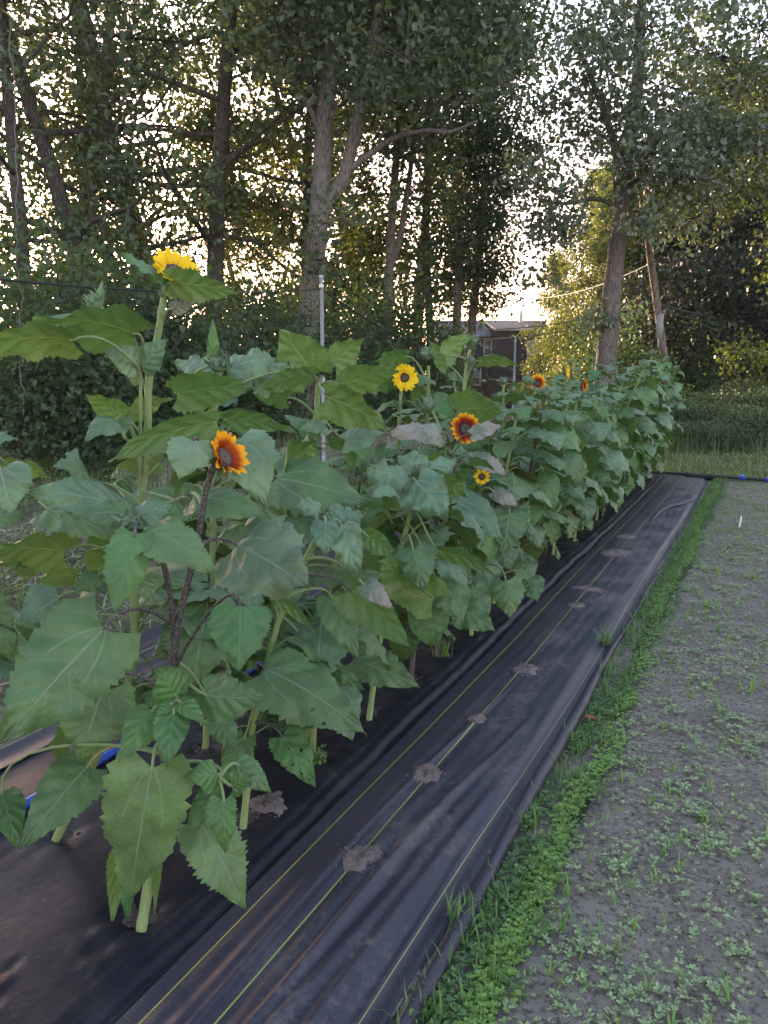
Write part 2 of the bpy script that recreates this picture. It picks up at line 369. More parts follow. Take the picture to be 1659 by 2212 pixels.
def build_mulch():
    # smooth black plastic film over the planted bed
    H = np.array(FRONT + BACK)
    def z(X, Y):
        zz = 0.022 + 0.030 * smooth(-2.5, -2.2, X) * smooth(-1.18, -1.42, X)
        zz = zz + (fbm(X * 2.2, Y * 1.2, 11) - 0.5) * 0.02
        w = fbm(X * 9 + Y * 5, Y * 2.0, 31)
        zz = zz + 0.004 * np.sin(34 * (X - 0.9 * Y) + 9 * fbm(X * 3, Y * 3, 32)) * smooth(0.56, 0.70, w)
        zz = zz - 0.012 * smooth(-1.36, -1.28, X)
        zz = zz + 0.0045 * np.sin(120 * X + 6 * fbm(X * 4, Y * 2, 2)) * smooth(-1.42, -1.30, X)
        for hx, hy in H:
            r = np.hypot(X - hx, (Y - hy)); a = np.arctan2(Y - hy, X - hx)
            zz = zz - 0.016 * np.exp(-(r / 0.05) ** 2) + 0.0012 * np.sin(a * 7 + hx * 50) * np.exp(-((r - 0.12) / 0.07) ** 2)
        return zz
    mb = MB(); grid(mb, np.linspace(-2.55, -1.225, 150), np.concatenate([np.linspace(0.2, 6, 420), np.linspace(6.03, 11.3, 180)]), z)
    k = NT('black plastic film'); p = k.pos(); n = k.noise(3.5, 5, p); n2 = k.noise(90, 3, p)
    c = k.mix(k.rng(n, 0.45, 0.65), (0.011, 0.012, 0.018), (0.026, 0.024, 0.028))
    c = k.mix(k.rng(n2, 0.68, 0.76), c, (0.10, 0.09, 0.085))
    n4 = k.noise(26, 5, k.mapping(k.n('ShaderNodeVectorRotate', {'Vector': p, 'Angle': 0.7}).outputs[0], (4.0, 0.5, 1.0)), 0.7)
    cre = k.math('MULTIPLY', k.rng(n4, 0.50, 0.64), k.rng(n, 0.42, 0.6))
    nor = k.bump(cre, 0.18, 0.005, k.bump(k.noise(11, 4, k.mapping(p, (3.2, 1.0, 1.0)), 0.6, dist=0.6), 0.10, 0.012))
    o = mb.obj('plastic_mulch_sheet', k.done(c, 0.42, nor, spec=0.20),
               label='smooth black plastic mulch film stretched under the sunflower plants', cat='mulch film')
    # planting holes with dark crumbly earth
    rng = np.random.default_rng(5); mb = MB()
    for i, (hx, hy) in enumerate(FRONT + BACK):
        n = 20; th = np.linspace(0, 2 * math.pi, n, endpoint=False); rr = 0.042 * (1 + 0.25 * (rng.uniform(size=n) - 0.5))
        zc = 0.043; V = [(hx, hy, zc + 0.006)]
        for f, dz in ((0.55, 0.004), (1.0, 0.0)):
            for a, r in zip(th, rr): V.append((hx + math.cos(a) * r * f * 1.15, hy + math.sin(a) * r * f, zc + dz * rng.uniform(0, 1.6)))
        F3 = [(0, 1 + j, 1 + (j + 1) % n) for j in range(n)]; F4 = [(1 + j, 1 + n + j, 1 + n + (j + 1) % n, 1 + (j + 1) % n) for j in range(n)]
        mb.add(V, F3); mb.V[-1]; b = len(V); mb.add(V, F4)
        for _ in range(26):
            a = rng.uniform(0, 6.28); r = rng.uniform(0.01, 0.05); s = rng.uniform(0.0015, 0.006)
            cpt = np.array([hx + math.cos(a) * r * 1.1, hy + math.sin(a) * r, zc + s * 0.5 + 0.003])
            V8 = cpt + (np.array([(-1, -1, -1), (1, -1, -1), (1, 1, -1), (-1, 1, -1), (-.6, -.6, 1), (.6, -.6, 1), (.6, .6, 1), (-.6, .6, 1)]) + rng.uniform(-.3, .3, (8, 3))) * s
            mb.add(V8, [(4, 5, 6, 7), (0, 1, 5, 4), (1, 2, 6, 5), (2, 3, 7, 6), (3, 0, 4, 7)])
    k = NT('hole earth'); n = k.noise(200, 4, k.pos()); c = k.mix(n, (0.018, 0.016, 0.014), (0.12, 0.10, 0.085))
    mb.obj('planting_hole_soil', k.done(c, 0.95, k.bump(n, 0.8, 0.01)), o, smoothf=False)

def fabric_z(X, Y, right=True):
    xn = X + 0.02 * np.sin(Y * 0.9)
    z = 0.0315 + 0.012 * smooth(-1.26, -1.1, X)
    ph = fbm(X * 2.5, Y * 0.7, 21) * 7
    amp = (0.25 + 0.6 * smooth(3.2, 1.2, Y)) * (0.3 + 0.7 * smooth(-1.25, -1.1, X))
    z = z + 0.0028 * np.sin(xn * 42 + ph) * (0.4 + fbm(X * 3, Y * 0.8, 22)) * amp
    z = z + 0.0035 * np.sin(xn * 95 + ph * 1.7) * amp
    # two broad folds that run diagonally across the near end
    for x0, sl, w, h, y1 in ((-0.90, 0.10, 0.022, 0.032, 2.3), (-0.955, 0.07, 0.016, 0.016, 3.4), (-0.835, 0.07, 0.02, 0.016, 2.8), (-1.09, 0.03, 0.012, 0.009, 4.0)):
        z = z + h * np.exp(-((X - x0 - sl * (Y - 1.4) - 0.02 * np.sin(Y * 2.3)) / w) ** 2) * smooth(y1, y1 - 1.6, Y)
    z = z + (fbm(X * 1.2, Y * 0.9, 25) - 0.5) * 0.025 * smooth(-1.26, -1.15, X)
    z = z - 0.034 * smooth(-0.775 + 0.02 * np.sin(Y), -0.70, X)
    return z

def weave(name, stripes, dusty, x_rng):
    k = NT(name); p = k.pos(); sx = k.n('ShaderNodeSeparateXYZ', {0: p}); x, y = sx.outputs[0], sx.outputs[1]
    st = k.mapping(p, (6.0, 1.1, 6.0))
    n = k.noise(2.2, 6, st, 0.65); n2 = k.noise(40, 5, p, 0.7); n3 = k.noise(260, 3, p)
    base = k.mix(n, (0.020, 0.019, 0.028), (0.042, 0.039, 0.055))
    # woven ribs across the roll
    rib = k.math('SINE', k.math('MULTIPLY', y, 560)); rib2 = k.math('SINE', k.math('MULTIPLY', x, 1100))
    n5 = k.noise(2.6, 5, k.mapping(p, (2.2, 1.2, 2.0)), 0.6)
    dustm = k.rng(k.math('ADD', k.math('ADD', k.math('MULTIPLY', n5, 0.6), k.math('MULTIPLY', n2, 0.5)), k.rng(y, 2.0, 9.0, 0.0, 0.12)), 0.53, 0.74)
    dustx = k.rng(x, x_rng[0], x_rng[1], 0.15, 1.0); dustx2 = k.rng(x, -0.775, -0.74, 1.0, 0.3)
    dm = k.math('MULTIPLY', k.math('MULTIPLY', k.math('MULTIPLY', dustm, dustx), dustx2), dusty)
    c = k.mix(dm, base, (0.140, 0.122, 0.116))
    c = k.mix(k.math('MULTIPLY', k.rng(n3, 0.62, 0.72), 0.25), c, (0.17, 0.14, 0.13))
    wob = k.math('MULTIPLY', k.math('SINE', k.math('MULTIPLY', y, 1.3)), 0.008)
    xx = k.math('ADD', x, wob)
    for x0, w in stripes:
        d = k.math('ABSOLUTE', k.math('SUBTRACT', xx, x0)); mk = k.rng(d, w * 0.6, w * 1.1, 1, 0)
        dash = k.rng(k.math('SINE', k.math('ADD', k.math('MULTIPLY', y, 900), k.math('MULTIPLY', x, 500))), -0.6, 0.4, 0.35, 1)
        c = k.mix(k.math('MULTIPLY', k.math('MULTIPLY', mk, dash), k.math('SUBTRACT', 1.0, k.math('MULTIPLY', dm, 0.6))), c, (0.40, 0.40, 0.075))
    hh = k.math('ADD', k.math('MULTIPLY', k.math('ADD', rib, rib2), 0.25), k.math('MULTIPLY', n2, 0.3))
    nor = k.bump(k.math('MULTIPLY', hh, k.rng(n2, 0.35, 0.65, 0.25, 1.0)), 0.5, 0.0014)
    nor = k.bump(k.noise(16, 5, k.mapping(p, (3.0, 1.6, 1.0)), 0.7), 0.10, 0.008, nor)
    return k.done(c, k.rng(dm, 0, 0.7, 0.45, 0.85), nor, spec=0.40)

def build_fabric():
    mb = MB(); ys = np.concatenate([np.linspace(0.2, 5, 560), np.linspace(5.02, 11.25, 260)]); xs = np.linspace(-1.26, -0.69, 130)
    grid(mb, xs, ys, fabric_z)
    o = mb.obj('ground_cloth', weave('woven ground cloth', ((-1.200, 0.0028), (-1.035, 0.0028), (-0.735, 0.0014)), 0.85, (-1.15, -0.88)),
               label='black woven ground cloth with yellow threads laid as a path beside the sunflowers', cat='ground cloth')
    # rolled-up edge
    ys = np.linspace(0.25, 11.2, 260); x = -0.662 + 0.010 * np.sin(ys * 1.1) + 0.006 * np.sin(ys * 4.1 + 1)
    r = 0.024 + 0.003 * np.sin(ys * 2.7) - 0.013 * smooth(3.3, 5, ys)
    mb = MB(); tube(mb, np.stack([x, ys, 0.014 + r], 1), r, 14, rough=0.08)
    mb.obj('rolled_edge', weave('rolled cloth edge', (), 0.25, (-0.7, -0.6)), o)
    # second strip of the same cloth on the left of the bed
    mb = MB()
    grid(mb, np.linspace(-3.15, -2.52, 60), np.linspace(0.2, 11.2, 300),
         lambda X, Y: 0.030 + 0.006 * np.sin(X * 40 + 6 * fbm(X * 2, Y, 41)) + (fbm(X * 2, Y * 1.5, 42) - 0.5) * 0.02)
    mb.obj('ground_cloth', weave('left woven ground cloth', ((-2.66, 0.0028), (-2.95, 0.0028)), 0.4, (-3.2, -2.5)),
           label='strip of black woven ground cloth on the far side of the sunflowers, half hidden', cat='ground cloth')
    # far end: loose flap turned up by the wind and soil patches
    mb = MB(); pts = spline([(-0.98, 7.85, 0.05), (-0.93, 8.5, 0.062), (-0.80, 8.9, 0.06), (-0.70, 9.5, 0.05)], 8)
    V = []
    for i, q in enumerate(pts):
        w = 0.035 * math.sin(math.pi * (i + 0.5) / len(pts)); V += [q + [-w, 0, -0.006], q + [0, 0, 0.012 + w * 0.5], q + [w * 0.6, 0, 0.002]]
    F = [(3 * i + j, 3 * i + j + 1, 3 * i + j + 4, 3 * i + j + 3) for i in range(len(pts) - 1) for j in range(2)]
    mb.add(V, F); mb.obj('cloth_flap', weave('cloth flap', (), 0.5, (-1.2, -0.8)), o)
    # soil crumbs thrown on the cloth
    spots = [((780, 1855), 0.055, 'square patch of dry soil lying between the two yellow threads, nearest the camera'),
             ((920, 1675), 0.055, 'ragged dry soil patch on the black cloth, second from the camera'),
             ((1030, 1555), 0.035, 'small dry soil patch with a pale speck on the black cloth, third from the camera'),
             ((1135, 1448), 0.065, 'round dry soil patch beside the second yellow thread, fourth from the camera'),
             ((1275, 1272), 0.10, 'long smear of dry soil across the cloth about midway along the path'),
             ((1245, 1308), 0.045, 'little soil patch just before the long midway smear on the cloth'),
             ((1330, 1195), 0.11, 'pale soil patch on the distant part of the cloth path'),
             ((1352, 1160), 0.08, 'farthest soil patch on the cloth path near the turned-up flap')]
    k = NT('dry soil'); n = k.noise(140, 5, k.pos(), 0.7); n2 = k.noise(25, 4, k.pos())
    c = k.mix(k.rng(n, 0.3, 0.7), (0.085, 0.066, 0.058), (0.29, 0.235, 0.21)); c = k.mix(k.rng(n2, 0.35, 0.6), c, (0.24, 0.19, 0.17))
    sm = k.done(c, 0.95, k.bump(n, 1.0, 0.01), spec=0.1); M['soil'] = sm
    for i, (uv, r, lab) in enumerate(spots):
        q = P(uv[0], uv[1], 2.0); d = q - CAMP; t = (0.042 - CAM_H) / d[2]; g = CAMP + d * t
        soil_patch(g, r, i, lab, stretch=1.2 if i != 4 else 0.55, fz=True)
    q = P(580, 1727, 2.0); d = q - CAMP; g = CAMP + d * ((0.06 - CAM_H) / d[2])
    soil_patch(g, 0.07, 20, 'smooth grey mound of dried soil on the plastic beside a sunflower stem', 1.0, h=0.022)

def soil_patch(g, r, seed, lab, stretch=1.0, h=0.012, fz=False):
    rng = np.random.default_rng(seed + 100); mb = MB(); n = 34; rings = 7
    th = np.linspace(0, 2 * math.pi, n, endpoint=False)
    out = 1 + 0.5 * (noise(np.cos(th) * 2.2 + seed * 9, np.sin(th) * 2.2, seed) - 0.5) + 0.3 * (rng.uniform(size=n) - 0.5)
    def zz(x, y): return fabric_z(np.array([x]), np.array([y]))[0] if fz else 0.045
    V = [(0, 0, h + (zz(g[0], g[1]) - g[2]))]
    for j in range(1, rings + 1):
        f = j / rings
        for a, o in zip(th, out):
            x, y = math.cos(a) * r * o * f, math.sin(a) * r * o * f * stretch
            z = h * (1 - f ** 2.5) * rng.uniform(0.5, 1.3) + 0.0015 - (0.004 if j == rings else 0)
            V.append((x, y, z + zz(g[0] + x, g[1] + y) - g[2]))
    V = np.array(V); mb.add(V, [(0, 1 + k, 1 + (k + 1) % n) for k in range(n)])
    F = [(1 + j * n + k, 1 + (j + 1) * n + k, 1 + (j + 1) * n + (k + 1) % n, 1 + j * n + (k + 1) % n) for j in range(rings - 1) for k in range(n)]
    mb2 = MB(); mb2.add(V, F); mb2.F.append(np.array([(0, 1 + k, 1 + (k + 1) % n) for k in range(n)])); mb2.M.append(np.zeros(n))
    for _ in range(int(220 * r / 0.06)):
        a = rng.uniform(0, 6.28); q = r * abs(rng.normal(0.6, 0.45)); s = rng.uniform(0.0008, 0.0035)
        x, y = math.cos(a) * q, math.sin(a) * q * stretch
        cpt = np.array([x, y, zz(g[0] + x, g[1] + y) - g[2] + s * 0.5 + (0.004 if q < r * .8 else 0)])
        V8 = cpt + (np.array([(-1, -1, -1), (1, -1, -1), (1, 1, -1), (-1, 1, -1), (-.6, -.6, 1), (.6, -.6, 1), (.6, .6, 1), (-.6, .6, 1)]) + rng.uniform(-.4, .4, (8, 3))) * s
        mb2.add(V8, [(4, 5, 6, 7), (0, 1, 5, 4), (1, 2, 6, 5), (2, 3, 7, 6), (3, 0, 4, 7)])
    mb2.obj('soil_patch', M['soil'], loc=g, label=lab, cat='soil', group='patches of dry soil on the sheeting')

build_mulch(); build_fabric()

def build_hoses():
    k = simple('blue hose', (0.02, 0.075, 0.46), 0.35, 0.1, 10, 0.1, 0.002)
    blk = simple('black pipe', (0.022, 0.022, 0.026), 0.4, 0.2, 10, 0.1, 0.002)
    mb = MB(); ys = np.linspace(0.8, 10.9, 90)
    tube(mb, np.stack([-2.195 + 0.02 * np.sin(ys * 1.3), ys, np.full(90, 0.072)], 1), 0.017, 10)
    mb.obj('water_hose', k, label='bright blue water hose running along the bed between sunflower stems', cat='hose')
    mb = MB(); a = G(1440, 13.2, 0.045); b = np.array([2.2, 11.25, 0.045])
    a = np.array([-1.6, 11.55, 0.045]); tube(mb, spline([a, (-0.6, 11.43, 0.05), (0.3, 11.36, 0.045), (1.2, 11.3, 0.045), (2.6, 11.2, 0.045)], 6), 0.021, 10)
    o = mb.obj('header_pipe', blk, label='black plastic pipe lying across the far end of the beds', cat='pipe')
    for x, z in ((-0.30, 11.40), (0.02, 11.38), (0.9, 11.32)):
        mb = MB(); tube(mb, [(x - 0.035, z, 0.05), (x - 0.01, z, 0.05), (x + 0.01, z, 0.05), (x + 0.04, z, 0.05)], [0.026, 0.03, 0.03, 0.026], 10)
        tube(mb, [(x, z, 0.05), (x, z - 0.01, 0.09), (x, z - 0.07, 0.075)], [0.018, 0.018, 0.014], 8)
        mb.obj('blue_connector', k, o)
    mb = MB(); tube(mb, spline([(-1.0, 11.30, 0.07), (-0.85, 11.27, 0.05), (-0.62, 11.22, 0.06)], 6), [0.04] * 13, 12, cap=False)
    mb.obj('drip_tape_roll', blk, label='short open roll of black sheeting at the far corner of the cloth path', cat='sheeting roll')
    mb = MB(); g = P(1597, 1140, 8.6); d = g - CAMP; g = CAMP + d * ((0.01 - CAM_H) / d[2])
    V = np.array([(-.009, 0, 0), (.009, 0, 0), (.009, 0, .10), (0, 0, .125), (-.009, 0, .10)]); V2 = V + [0, .003, 0]
    mb.add(np.concatenate([V, V2]), [(0, 1, 2, 3, 4)]); mb.add(V2, [(4, 3, 2, 1, 0)])
    for i in range(5): j = (i + 1) % 5; mb.add([V[i], V2[i], V2[j], V[j]], [(0, 1, 2, 3)])
    mb.obj('plant_marker', simple('white plastic', (0.75, 0.75, 0.74), 0.4, 0.03), loc=g, rot=(0.1, 0.06, YAW), label='small white plastic plant marker standing in the seedling bed', cat='plant marker')
build_hoses()

# ------------------------------------------------------------------ ground vegetation (uncountable: stuff)
def build_weeds():
    rng = np.random.default_rng(11)
    # seedlings scattered over the soil bed: low rosettes of small oval leaves
    n = 52000; X = rng.uniform(-0.5, 2.6, n); Y = 0.9 + 10.3 * rng.uniform(0, 1, n) ** 1.25
    d = fbm(X * 4, Y * 4, 61); d2 = fbm(X * 1.1, Y * 0.8, 62)
    keep = rng.uniform(size=n) < np.clip((d - 0.36) * 2.4 + (d2 - 0.45) * 1.2 + 0.1, 0.12, 1); X, Y = X[keep], Y[keep]; n = len(X)
    def rosettes(X, Y, S, z0, rng, lmin=4, lmax=7):
        C, N, SZ, A_ = [], [], [], []
        for x, y, s, z in zip(X, Y, S, z0):
            k = rng.integers(lmin, lmax); a0 = rng.uniform(0, 6.28)
            for j in range(k):
                a = a0 + j * 2.4 + rng.normal() * 0.2; r = s * rng.uniform(0.45, 0.95)
                C.append((x + math.cos(a) * r * 0.6, y + math.sin(a) * r * 0.6, z + s * rng.uniform(0.15, 0.6)))
                N.append((math.cos(a) * -0.35, math.sin(a) * -0.35, 1.0)); A_.append((math.cos(a), math.sin(a), 0.25)); SZ.append(s * rng.uniform(0.6, 0.95))
        return np.array(C), np.array(N), np.array(SZ), np.array(A_)
    def place(mb, R4, rng):
        C, N, S, A = R4; N = nrm(N + rng.normal(size=N.shape) * 0.2); a = nrm(A - N * np.sum(A * N, 1, keepdims=True)); b = np.cross(N, a); S = S[:, None]
        V = np.stack([C - a * S * .5, C - a * S * .1 + b * S * .27, C + a * S * .3 + b * S * .25, C + a * S * .52, C + a * S * .3 - b * S * .25, C - a * S * .1 - b * S * .27], 1).reshape(-1, 3)
        At = np.zeros((len(V), 3)); At[:, 2] = np.repeat(rng.uniform(size=len(C)), 6)
        mb.add(V, np.arange(len(V)).reshape(-1, 6), 0, At)
    mb = MB(); big = rng.uniform(size=n) ** 3; S = 0.0085 + 0.014 * big
    place(mb, rosettes(X, Y, S, np.full(n, 0.016), rng), rng)
    # little clusters
    m = 900; cx = rng.uniform(-0.45, 2.4, m); cy = 0.9 + 9 * rng.uniform(size=m) ** 1.3
    X2 = (cx[:, None] + rng.normal(size=(m, 9)) * 0.022).ravel(); Y2 = (cy[:, None] + rng.normal(size=(m, 9)) * 0.022).ravel()
    place(mb, rosettes(X2, Y2, rng.uniform(0.010, 0.021, len(X2)), np.full(len(X2), 0.02), rng), rng)
    mb.obj('seedlings', M['seedling'], kind='stuff', label='low rosettes of seedlings scattered over the bare soil bed')
    # grass blades among the seedlings
    mb = MB(); m = 1300; cx = rng.uniform(-0.45, 2.5, m); cy = 0.9 + 10 * rng.uniform(size=m) ** 1.2
    kx = np.repeat(cx, 4) + rng.normal(size=m * 4) * 0.007; ky = np.repeat(cy, 4) + rng.normal(size=m * 4) * 0.007
    blades(mb, np.stack([kx, ky, np.full(m * 4, 0.01)], 1), rng.uniform(0.025, 0.085, m * 4), rng.uniform(0.004, 0.009, m * 4), rng, 0.75)
    # fine haze of sprouts on the far half of the bed
    m = 30000; X = rng.uniform(-0.5, 2.6, m); Y = rng.uniform(2.0, 11.3, m)
    kp = rng.uniform(size=m) < np.clip(fbm(X * 0.9, Y * 0.6, 71) * 1.8 - 0.45, 0.05, 1) * (0.12 + 1.1 * smooth(4.0, 9, Y)); X, Y = X[kp], Y[kp]
    blades(mb, np.stack([X, Y, np.full(len(X), 0.008)], 1), rng.uniform(0.012, 0.04, len(X)), rng.uniform(0.004, 0.009, len(X)), rng, 0.8, segs=2)
    mb.obj('sprouting_grass', M['weedbright'], kind='stuff', label='thin bright grass sprouts coming up through the soil bed')
    # darker mixed weeds between the cloth and the soil
    mb = MB(); n = 11000; Y = 0.6 + 10.7 * rng.uniform(size=n) ** 1.35
    edge = -0.50 + 0.05 * np.sin(Y * 1.5 + 0.6) + 0.03 * np.sin(Y * 4); X = -0.652 + (edge + 0.652) * rng.uniform(size=n)
    kp = rng.uniform(size=n) < np.clip(fbm(X * 6, Y * 3, 72) * 3 - 0.75, 0.12, 1); X, Y = X[kp], Y[kp]; n = len(X)
    place(mb, rosettes(X, Y, rng.uniform(0.008, 0.017, n), 0.014 + 0.018 * rng.uniform(size=n), rng, 5, 9), rng)
    m = 420; cx = rng.uniform(-0.66, -0.50, m); cy = 0.6 + 10.7 * rng.uniform(size=m) ** 1.1
    kx = np.repeat(cx, 5) + rng.normal(size=m * 5) * 0.009; ky = np.repeat(cy, 5) + rng.normal(size=m * 5) * 0.009
    blades(mb, np.stack([kx, ky, np.full(m * 5, 0.01)], 1), rng.uniform(0.03, 0.115, m * 5), rng.uniform(0.0035, 0.008, m * 5), rng, 0.7)
    n = 900; Y = 0.6 + 10.7 * rng.uniform(size=n) ** 1.4; X = rng.uniform(-0.645, -0.42, n); st = fbm(X * 9, Y * 2.5, 79); kp = st > 0.47; X, Y = X[kp], Y[kp]
    for x, y in zip(X, Y):
        hh = rng.uniform(.02, .065); k = rng.integers(5, 11); lean = rng.normal(size=2) * .012; tt = rng.uniform(.3, 1, k)[:, None]
        cards(mb, np.array([x, y, .012]) + tt * [lean[0], lean[1], hh] + rng.normal(size=(k, 3)) * [.007, .007, .002], rng.uniform(.010, .024, k), rng, 1.4, ratio=rng.uniform(.14, .34))
    mb.obj('edge_weeds', M['weed'], kind='stuff', label='dark green mat of small weeds and grass along the rolled cloth edge')
    # bright band
    mb = MB(); n = 7000; Y = 1.45 + 9.6 * rng.uniform(size=n) ** 1.25
    c = -0.462 - 0.012 * Y + 0.030 * np.sin(Y * 1.9 + 1.0) + 0.012 * np.sin(Y * 7); wd = 0.035 * (0.55 + fbm(Y * 1.3, Y * 0, 74))
    X = c + rng.normal(size=n) * wd * 0.62
    kp = rng.uniform(size=n) < 0.15 + 0.85 * smooth(0.36, 0.46, fbm(X * 3, Y * 2.0, 75)); X, Y = X[kp], Y[kp]; n = len(X)
    place(mb, rosettes(X, Y, rng.uniform(0.009, 0.015, n), 0.014 + 0.02 * rng.uniform(size=n), rng, 5, 9), rng)
    mb.obj('bright_weed_band', M['weedbright'], kind='stuff', label='narrow band of bright green weeds along the edge of the soil bed')
    # grass on the left of the beds, running under the fence to the trees
    mb = MB(); n = 30000; X = rng.uniform(-11, -3.1, n); Y = rng.uniform(0, 20, n)
    dn = fbm(X * 0.9, Y * 0.9, 81); kp = rng.uniform(size=n) < np.clip((dn - 0.33) * 4, 0.08, 1); X, Y = X[kp], Y[kp]
    blades(mb, np.stack([X, Y, gz(X, Y)], 1), rng.uniform(0.06, 0.28, len(X)), rng.uniform(0.006, 0.012, len(X)), rng, 0.9)
    C = np.stack([X, Y, gz(X, Y) + rng.uniform(0.02, 0.15, len(X))], 1)[::2]; cards(mb, C, rng.uniform(0.03, 0.07, len(C)), rng, 1.5)
    # far verge beyond the pipe
    n = 26000; X = rng.uniform(-9, 6, n); Y = rng.uniform(11.5, 16.5, n)
    kp = rng.uniform(size=n) < np.clip((fbm(X * 0.8, Y * 0.8, 82) - 0.3) * 4, 0.15, 1); X, Y = X[kp], Y[kp]
    blades(mb, np.stack([X, Y, gz(X, Y)], 1), rng.uniform(0.03, 0.14, len(X)), rng.uniform(0.009, 0.018, len(X)), rng, 0.9, segs=2)
    mb.obj('grass', M['grassm'], kind='stuff', label='rough mown grass around the beds')
    # straw and cut hay
    mb = MB(); n = 16000; X = np.concatenate([rng.uniform(-6.5, -3.1, n // 2), rng.uniform(-8, 6, n // 2)]); Y = np.concatenate([rng.uniform(0.5, 14, n // 2), rng.uniform(11.6, 16.3, n // 2)])
    kp = rng.uniform(size=len(X)) < smooth(0.46, 0.6, fbm(X * 0.7, Y * 0.7, 91)) + 0.15; X, Y = X[kp], Y[kp]; n = len(X)
    cards(mb, np.stack([X, Y, gz(X, Y) + rng.uniform(0.01, 0.07, n)], 1), rng.uniform(0.12, 0.3, n), rng, 3.0, ratio=0.02)
    mb.obj('cut_hay', M['straw'], kind='stuff', label='pale cut hay lying on the mown grass')
build_weeds()

def small_weed(g, h, kind, label, seed):
    rng = np.random.default_rng(seed); t = thing('weed_plant', g, label, 'weed', 'single weeds growing by the ground cloth'); mb = MB()
    if kind == 'grass':
        n = 26; blades(mb, rng.normal(size=(n, 3)) * [0.018, 0.018, 0], rng.uniform(0.5, 1, n) * h, rng.uniform(0.005, 0.011, n), rng, 0.8, segs=5); mt = M['weed']
    else:
        for i in range(7):
            a = rng.uniform(0, 6.28); tip = np.array([math.cos(a) * h * 0.35, math.sin(a) * h * 0.35, h * rng.uniform(0.5, 1)])
            tube(mb, [(0, 0, 0), tip * [0.4, 0.4, 0.6], tip], 0.0012, 4)
            nn = 12; cards(mb, tip * rng.uniform(0.4, 1, (nn, 1)) + rng.normal(size=(nn, 3)) * 0.009, 0.026, rng, 1.0, ratio=0.2)
        mt = M['weed']
    mb.obj('foliage', mt, t)
def gpix(u, v, z=0.0):
    q = P(u, v, 2.0); d = q - CAMP; return CAMP + d * ((z - CAM_H) / d[2])
small_weed(gpix(960, 1420, .045), 0.17, 'grass', 'tuft of long grass sprouting at the foot of a sunflower on the plastic', 1)
small_weed(gpix(682, 1655, .045), 0.075, 'leafy', 'small leafy weed growing from a slit in the smooth black plastic', 2)
small_weed(gpix(1000, 2000, .012), 0.12, 'grass', 'broad-bladed grass weed beside the rolled edge at the near end', 3)
small_weed(gpix(925, 2190, .012), 0.11, 'grass', 'broad-bladed grass weed at the very bottom of the cloth edge', 4)
small_weed(gpix(1305, 1395, .012), 0.16, 'grass', 'tallest grass clump in the weed strip, midway along the cloth edge', 6)
small_weed(gpix(1150, 1785, .012), 0.10, 'grass', 'grass weed leaning over the rolled edge near the bend', 7)
def dead_leaf():
    mb = MB(); g = gpix(1278, 1557, 0.035); V = []
    for i in range(7):
        t = i / 6; w = 0.016 * math.sin(math.pi * min(1, t * 1.05)) ** 0.7 + 0.0005
        for s in (-1, -0.5, 0, 0.5, 1): V.append((t * 0.06 - 0.03, s * w, 0.012 * s * s + 0.006 * math.sin(t * 5) + 0.004))
    F = [(5 * i + j, 5 * i + j + 1, 5 * i + j + 6, 5 * i + j + 5) for i in range(6) for j in range(4)]
    mb.add(V, F); tube(mb, [(-0.03, 0, 0.005), (-0.05, 0.005, 0.002)], 0.0012, 5)
    mb.obj('dead_leaf', simple('dead leaf', (0.24, 0.075, 0.045), 0.7, 0.4, 60, 0.4), loc=g, rot=(0, 0, 0.4), label='curled red-brown dead leaf lying among the weeds by the rolled cloth edge', cat='leaf')
dead_leaf()

